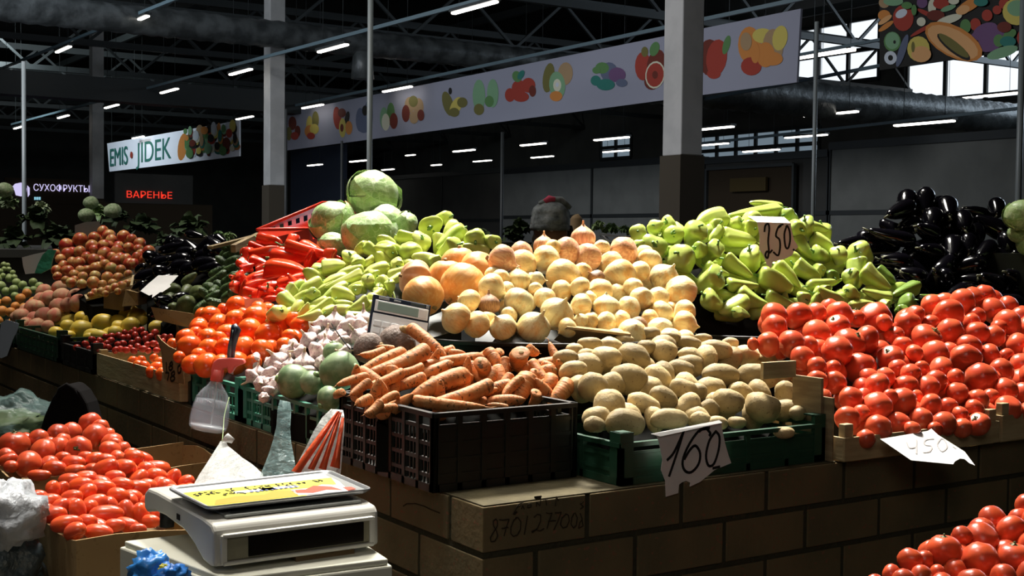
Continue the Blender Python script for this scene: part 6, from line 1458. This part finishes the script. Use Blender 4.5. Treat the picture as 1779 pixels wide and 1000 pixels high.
for (x, y, rx, ry, an, mi) in ((230,30,60,60,0,TA),(330,15,110,50,0,MI),(230,170,70,60,0,OR),(240,220,90,28,-35,FL),(250,290,100,28,-35,OR),(440,200,115,145,0,R_),(420,150,70,45,-30,WH),(320,460,95,110,0,GR),(320,450,80,95,0,MI),(345,465,15,20,0,BK),(430,560,40,190,18,BL),(300,640,70,75,0,WH),(300,640,28,32,0,BK),
        (650,30,60,60,0,PU),(760,80,45,90,0,CR),(860,40,90,60,0,R_),(940,90,90,30,-20,MI),(700,150,120,25,25,R_),(640,240,50,50,0,CR),(650,330,150,22,-30,R_),(800,170,100,60,0,DR),(950,215,150,45,-18,CR),(1170,60,150,60,-30,OR),(1100,110,80,50,-20,FL),(1370,170,60,65,0,R_),(1240,270,60,70,0,R_),(1130,290,60,80,0,GR),(1480,110,50,50,0,R_),(1560,40,60,60,0,R_),
        (1350,350,150,90,-25,PU),(1250,400,60,40,0,PU),(1420,450,170,110,-30,PU),(1700,130,160,150,0,YE),(1700,90,110,90,0,MI),(1500,450,60,70,0,GR),(1620,380,80,50,-30,GR),(1600,460,90,60,0,TE),(1760,420,60,90,0,R_),(610,540,125,140,0,YE),(640,600,110,90,0,FL),(550,520,20,60,0,OL),(1000,460,350,170,28,OR),(990,465,310,140,28,FL),(1000,520,230,62,38,BK),(1000,505,210,50,38,OL),(1540,580,180,60,-18,MI),(480,60,60,40,0,GR),(1300,20,80,50,0,TE),(560,110,30,60,0,GR),(1000,10,60,40,0,CR),(1560,300,80,60,0,DR)):
    u, v = B8(x, y); bb.append((u, v, rx/6.376, ry/6.376, an, mi))
bb = [q for q in bb]
printed(br, MA, bb, 'printed_picture')
# lit signs at the far left
def signboard(u0, v0, u1, v1, d, m, label, letters, lm, lu, lv, lw, lh):
    y = pd(u0, v0, d).y; f = lambda u, v: pY(u, v, y); P = [f(u0, v0), f(u1, v0), f(u1, v1), f(u0, v1)]; z1 = P[0].z; z0 = P[3].z; x0 = P[0].x; x1 = P[1].x
    t = thing('shop_sign', ((x0+x1)/2, y, z0), label, 'sign'); MB().box(x0, x1, y, y+.1, z0, z1).build('panel', m, t); MB().box(x0-.6, x1+.6, y+.02, y+.3, FLOOR, z0).build('kiosk_front', 'ink_brown', t)
    a = f(lu, lv); b = f(lu+lw, lv); h_ = lh/FPX*d
    tx = text(t, letters, a+Vector((0, -.03, 0)), (1, 0, 0), (0, 0, 1), h_*1.38, lm, 1, .0)
    bpy.context.view_layer.update(); wd = (max(v.co.x for v in tx.data.vertices)-min(v.co.x for v in tx.data.vertices)); k = (b.x-a.x)/max(wd, .01); Mx = tx.matrix_local.copy()
    for i in range(3): Mx[i][0] *= k
    tx.matrix_local = Mx; return t, f, y
t, f, y = signboard(8, 308, 158, 352, 36, 'ink_brown', 'lit lilac shop sign with a round logo on a dark kiosk, far left', 'СУХОФРУКТЫ', 'sign_lilac', 57, 331, 97, 12)
lg = MB(); pts = [(20,325),(26,319),(36,317),(44,320),(46,328),(45,338),(36,341),(27,339),(25,331)]; lg.poly([f(*q)+Vector((0, -.04, 0)) for q in pts], (0, .02, 0)); lg.poly([f(*q)+Vector((0, -.04, 0)) for q in ((47,322),(51,326),(51,338),(48,342))], (0, .02, 0)); lg.build('logo', 'sign_lilac', t)
lg = MB(); 
for k in range(3): lg.poly([f(u, v)+Vector((0, -.04, 0)) for u, v in ((59+k*4, 342), (62+k*4, 342), (62+k*4, 347), (59+k*4, 347))], (0, .02, 0))
lg.build('small_lit_mark', 'sign_teal', t)
t, f, y = signboard(200, 300, 335, 352, 36, 'wall_dark', 'red neon shop sign on a dark kiosk left of the middle', 'ВАРЕНЬЕ', 'sign_red', 218, 343, 79, 12)
# dim stalls with greens behind the counter
def leafy(c, r, m, label, cat='greens', seed=0, n=26, group=None, name='leafy_bunch', up=1.0):
    rg = random.Random(seed); mb = MB(); c = Vector(c)
    for k in range(n):
        a = rg.uniform(0, 6.28); el = rg.uniform(-.2, 1.4); d = Vector((math.cos(a)*math.cos(el), math.sin(a)*math.cos(el), math.sin(el)*up)); L = r*rg.uniform(.75, 1.1); wd = r*rg.uniform(.22, .4)
        sd = d.cross(Vector((0, 0, 1))); sd = sd.normalized() if sd.length > .01 else Vector((1, 0, 0)); nn = sd.cross(d); P = []
        for i in range(5):
            s = i/4; w_ = wd*math.sin(math.pi*(.12+.8*s)); ctr = c+d*(L*s)+Vector((0, 0, -L*.25*s*s)); P.append([ctr-sd*w_+nn*(.02*math.sin(9*s+k)), ctr+nn*w_*.3, ctr+sd*w_-nn*(.02*math.sin(7*s+k))])
        mb.grid(P)
    core = []
    o = mb.build(name, m); return tag(o, label, cat, group)
rg = random.Random(3)
def back_counter(x0, x1, y0, y1, z, label):
    t = thing('market_table', ((x0+x1)/2, (y0+y1)/2, FLOOR), label, 'table'); MB().box(x0, x1, y0, y1, z-.05, z).build('table_top', 'wall_dark', t); MB().box(x0+.05, x1-.05, y0+.05, y1-.05, FLOOR, z-.05).build('table_base', 'wall_dark', t)
q = pd(60, 400, 8.6); back_counter(q.x-2.2, q.x+3.4, 6.15, q.y+2.2, q.z-.12, 'dark table of greens behind the far left nectarines')
for k, (u, v, d, r, m, lb) in enumerate(((12,345,8.5,.10,'cabbage_dim','pale cauliflower-like head at the far left edge'), (60,372,8.6,.14,'leaf_dark','dark leafy bunch below the lilac sign'), (100,405,8.5,.16,'leaf_dark','dark upright herbs left of the nectarines'),
      (25,408,8.5,.15,'leaf_dark','dark herbs at the far left edge'), (70,350,8.9,.07,'cabbage_dim','small pale head under the lilac sign'), (172,360,8.8,.10,'leaf_mid','leafy head in front of the far left pillar'), (200,368,8.8,.12,'leaf_dark','dark leafy head right of the far left pillar'),
      (250,385,8.8,.14,'leaf_dark','dark greens below the red sign'), (290,412,8.6,.12,'leaf_dark','dark leaves behind the left eggplants'), (330,385,8.8,.15,'leaf_dark','dark greens right of the red sign'), (380,402,8.6,.07,'leaf_mid','small green head left of the red basket'), (398,400,8.6,.05,'leaf_mid','little pale green head beside the red basket'))):
    leafy(pd(u, v+12, d), r, m, lb, seed=k)
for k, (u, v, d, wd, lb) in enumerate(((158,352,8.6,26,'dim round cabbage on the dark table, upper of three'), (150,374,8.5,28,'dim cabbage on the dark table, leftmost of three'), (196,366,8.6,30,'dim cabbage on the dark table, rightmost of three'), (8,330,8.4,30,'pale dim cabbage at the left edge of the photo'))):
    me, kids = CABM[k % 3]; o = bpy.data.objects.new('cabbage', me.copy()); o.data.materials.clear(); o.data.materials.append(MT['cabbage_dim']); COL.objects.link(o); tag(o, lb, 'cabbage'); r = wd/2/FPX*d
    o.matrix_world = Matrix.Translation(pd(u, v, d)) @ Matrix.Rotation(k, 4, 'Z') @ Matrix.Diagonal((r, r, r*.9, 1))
q = pd(980, 415, 7.6); back_counter(q.x-1.4, q.x+2.2, q.y-.6, q.y+1.4, q.z-.02, 'dark table behind the seller with greens')
for k, (u, v, d, r, m, lb) in enumerate(((905,395,7.4,.10,'leaf_dark','dark green herbs left of the seller'), (890,405,7.4,.09,'leaf_dark','low dark greens left of the seller'), (835,405,7.4,.07,'leaf_dark','dark leaves behind the left peppers'), (1040,388,7.3,.05,'leaf_mid','small green heap right of the seller'),
      (1062,393,7.3,.05,'leaf_mid','green leaves on the black tray'), (1085,394,7.3,.04,'leaf_mid','pale greens beside the tray edge'), (1100,398,7.3,.04,'leaf_dark','dim greens left of the right peppers'))):
    leafy(pd(u, v+6, d), r, m, lb, seed=30+k)
tag(MB().bar(pd(1045, 407, 6.6), pd(1092, 412, 6.4), .03, .012).bar(pd(1045, 407, 6.6), pd(1060, 424, 6.5), .02, .02).build('tray_edge', 'steel'), 'bright metal edge of a tray right of the seller', 'tray')
q = pd(828, 418, 7.5); tag(MB().box(q.x-.07, q.x+.07, q.y-.05, q.y+.05, pd(980, 415, 7.6).z-.02, q.z+.012).build('plastic_tub', 'paper_blue'), 'light blue tub behind the left peppers', 'tub')
q = pd(1002, 374, 6.9); tag(MB().tube([(q.x, q.y, FLOOR), (q.x, q.y, q.z-.02), (q.x-.01, q.y, q.z)], [.035, .035, .02], 8).build('wooden_post', 'a_tan'), 'tan wooden post just right of the grey hat', 'post')
# leaves of the stall's pale cabbage at the right edge
o = cabbage(1775, 372, 60, 4.7, 'pale green cabbage at the right edge beside the eggplants', 1, 'ul', .9)
for k, (u, v, w_) in enumerate(((1772, 405, 40), (1790, 425, 46))): cabbage(u, v, w_, 4.75, ('lower pale cabbage under the right edge one', 'lowest pale cabbage at the right edge')[k], k, 'u', .9, 4)
q = pd(1785, 440, 4.8); tag(MB().box(q.x-.05, q.x+.3, q.y-.1, q.y+.25, 0, q.z).build('cabbage_riser', 'dark_crate'), 'dark box under the cabbages at the right edge', 'base')
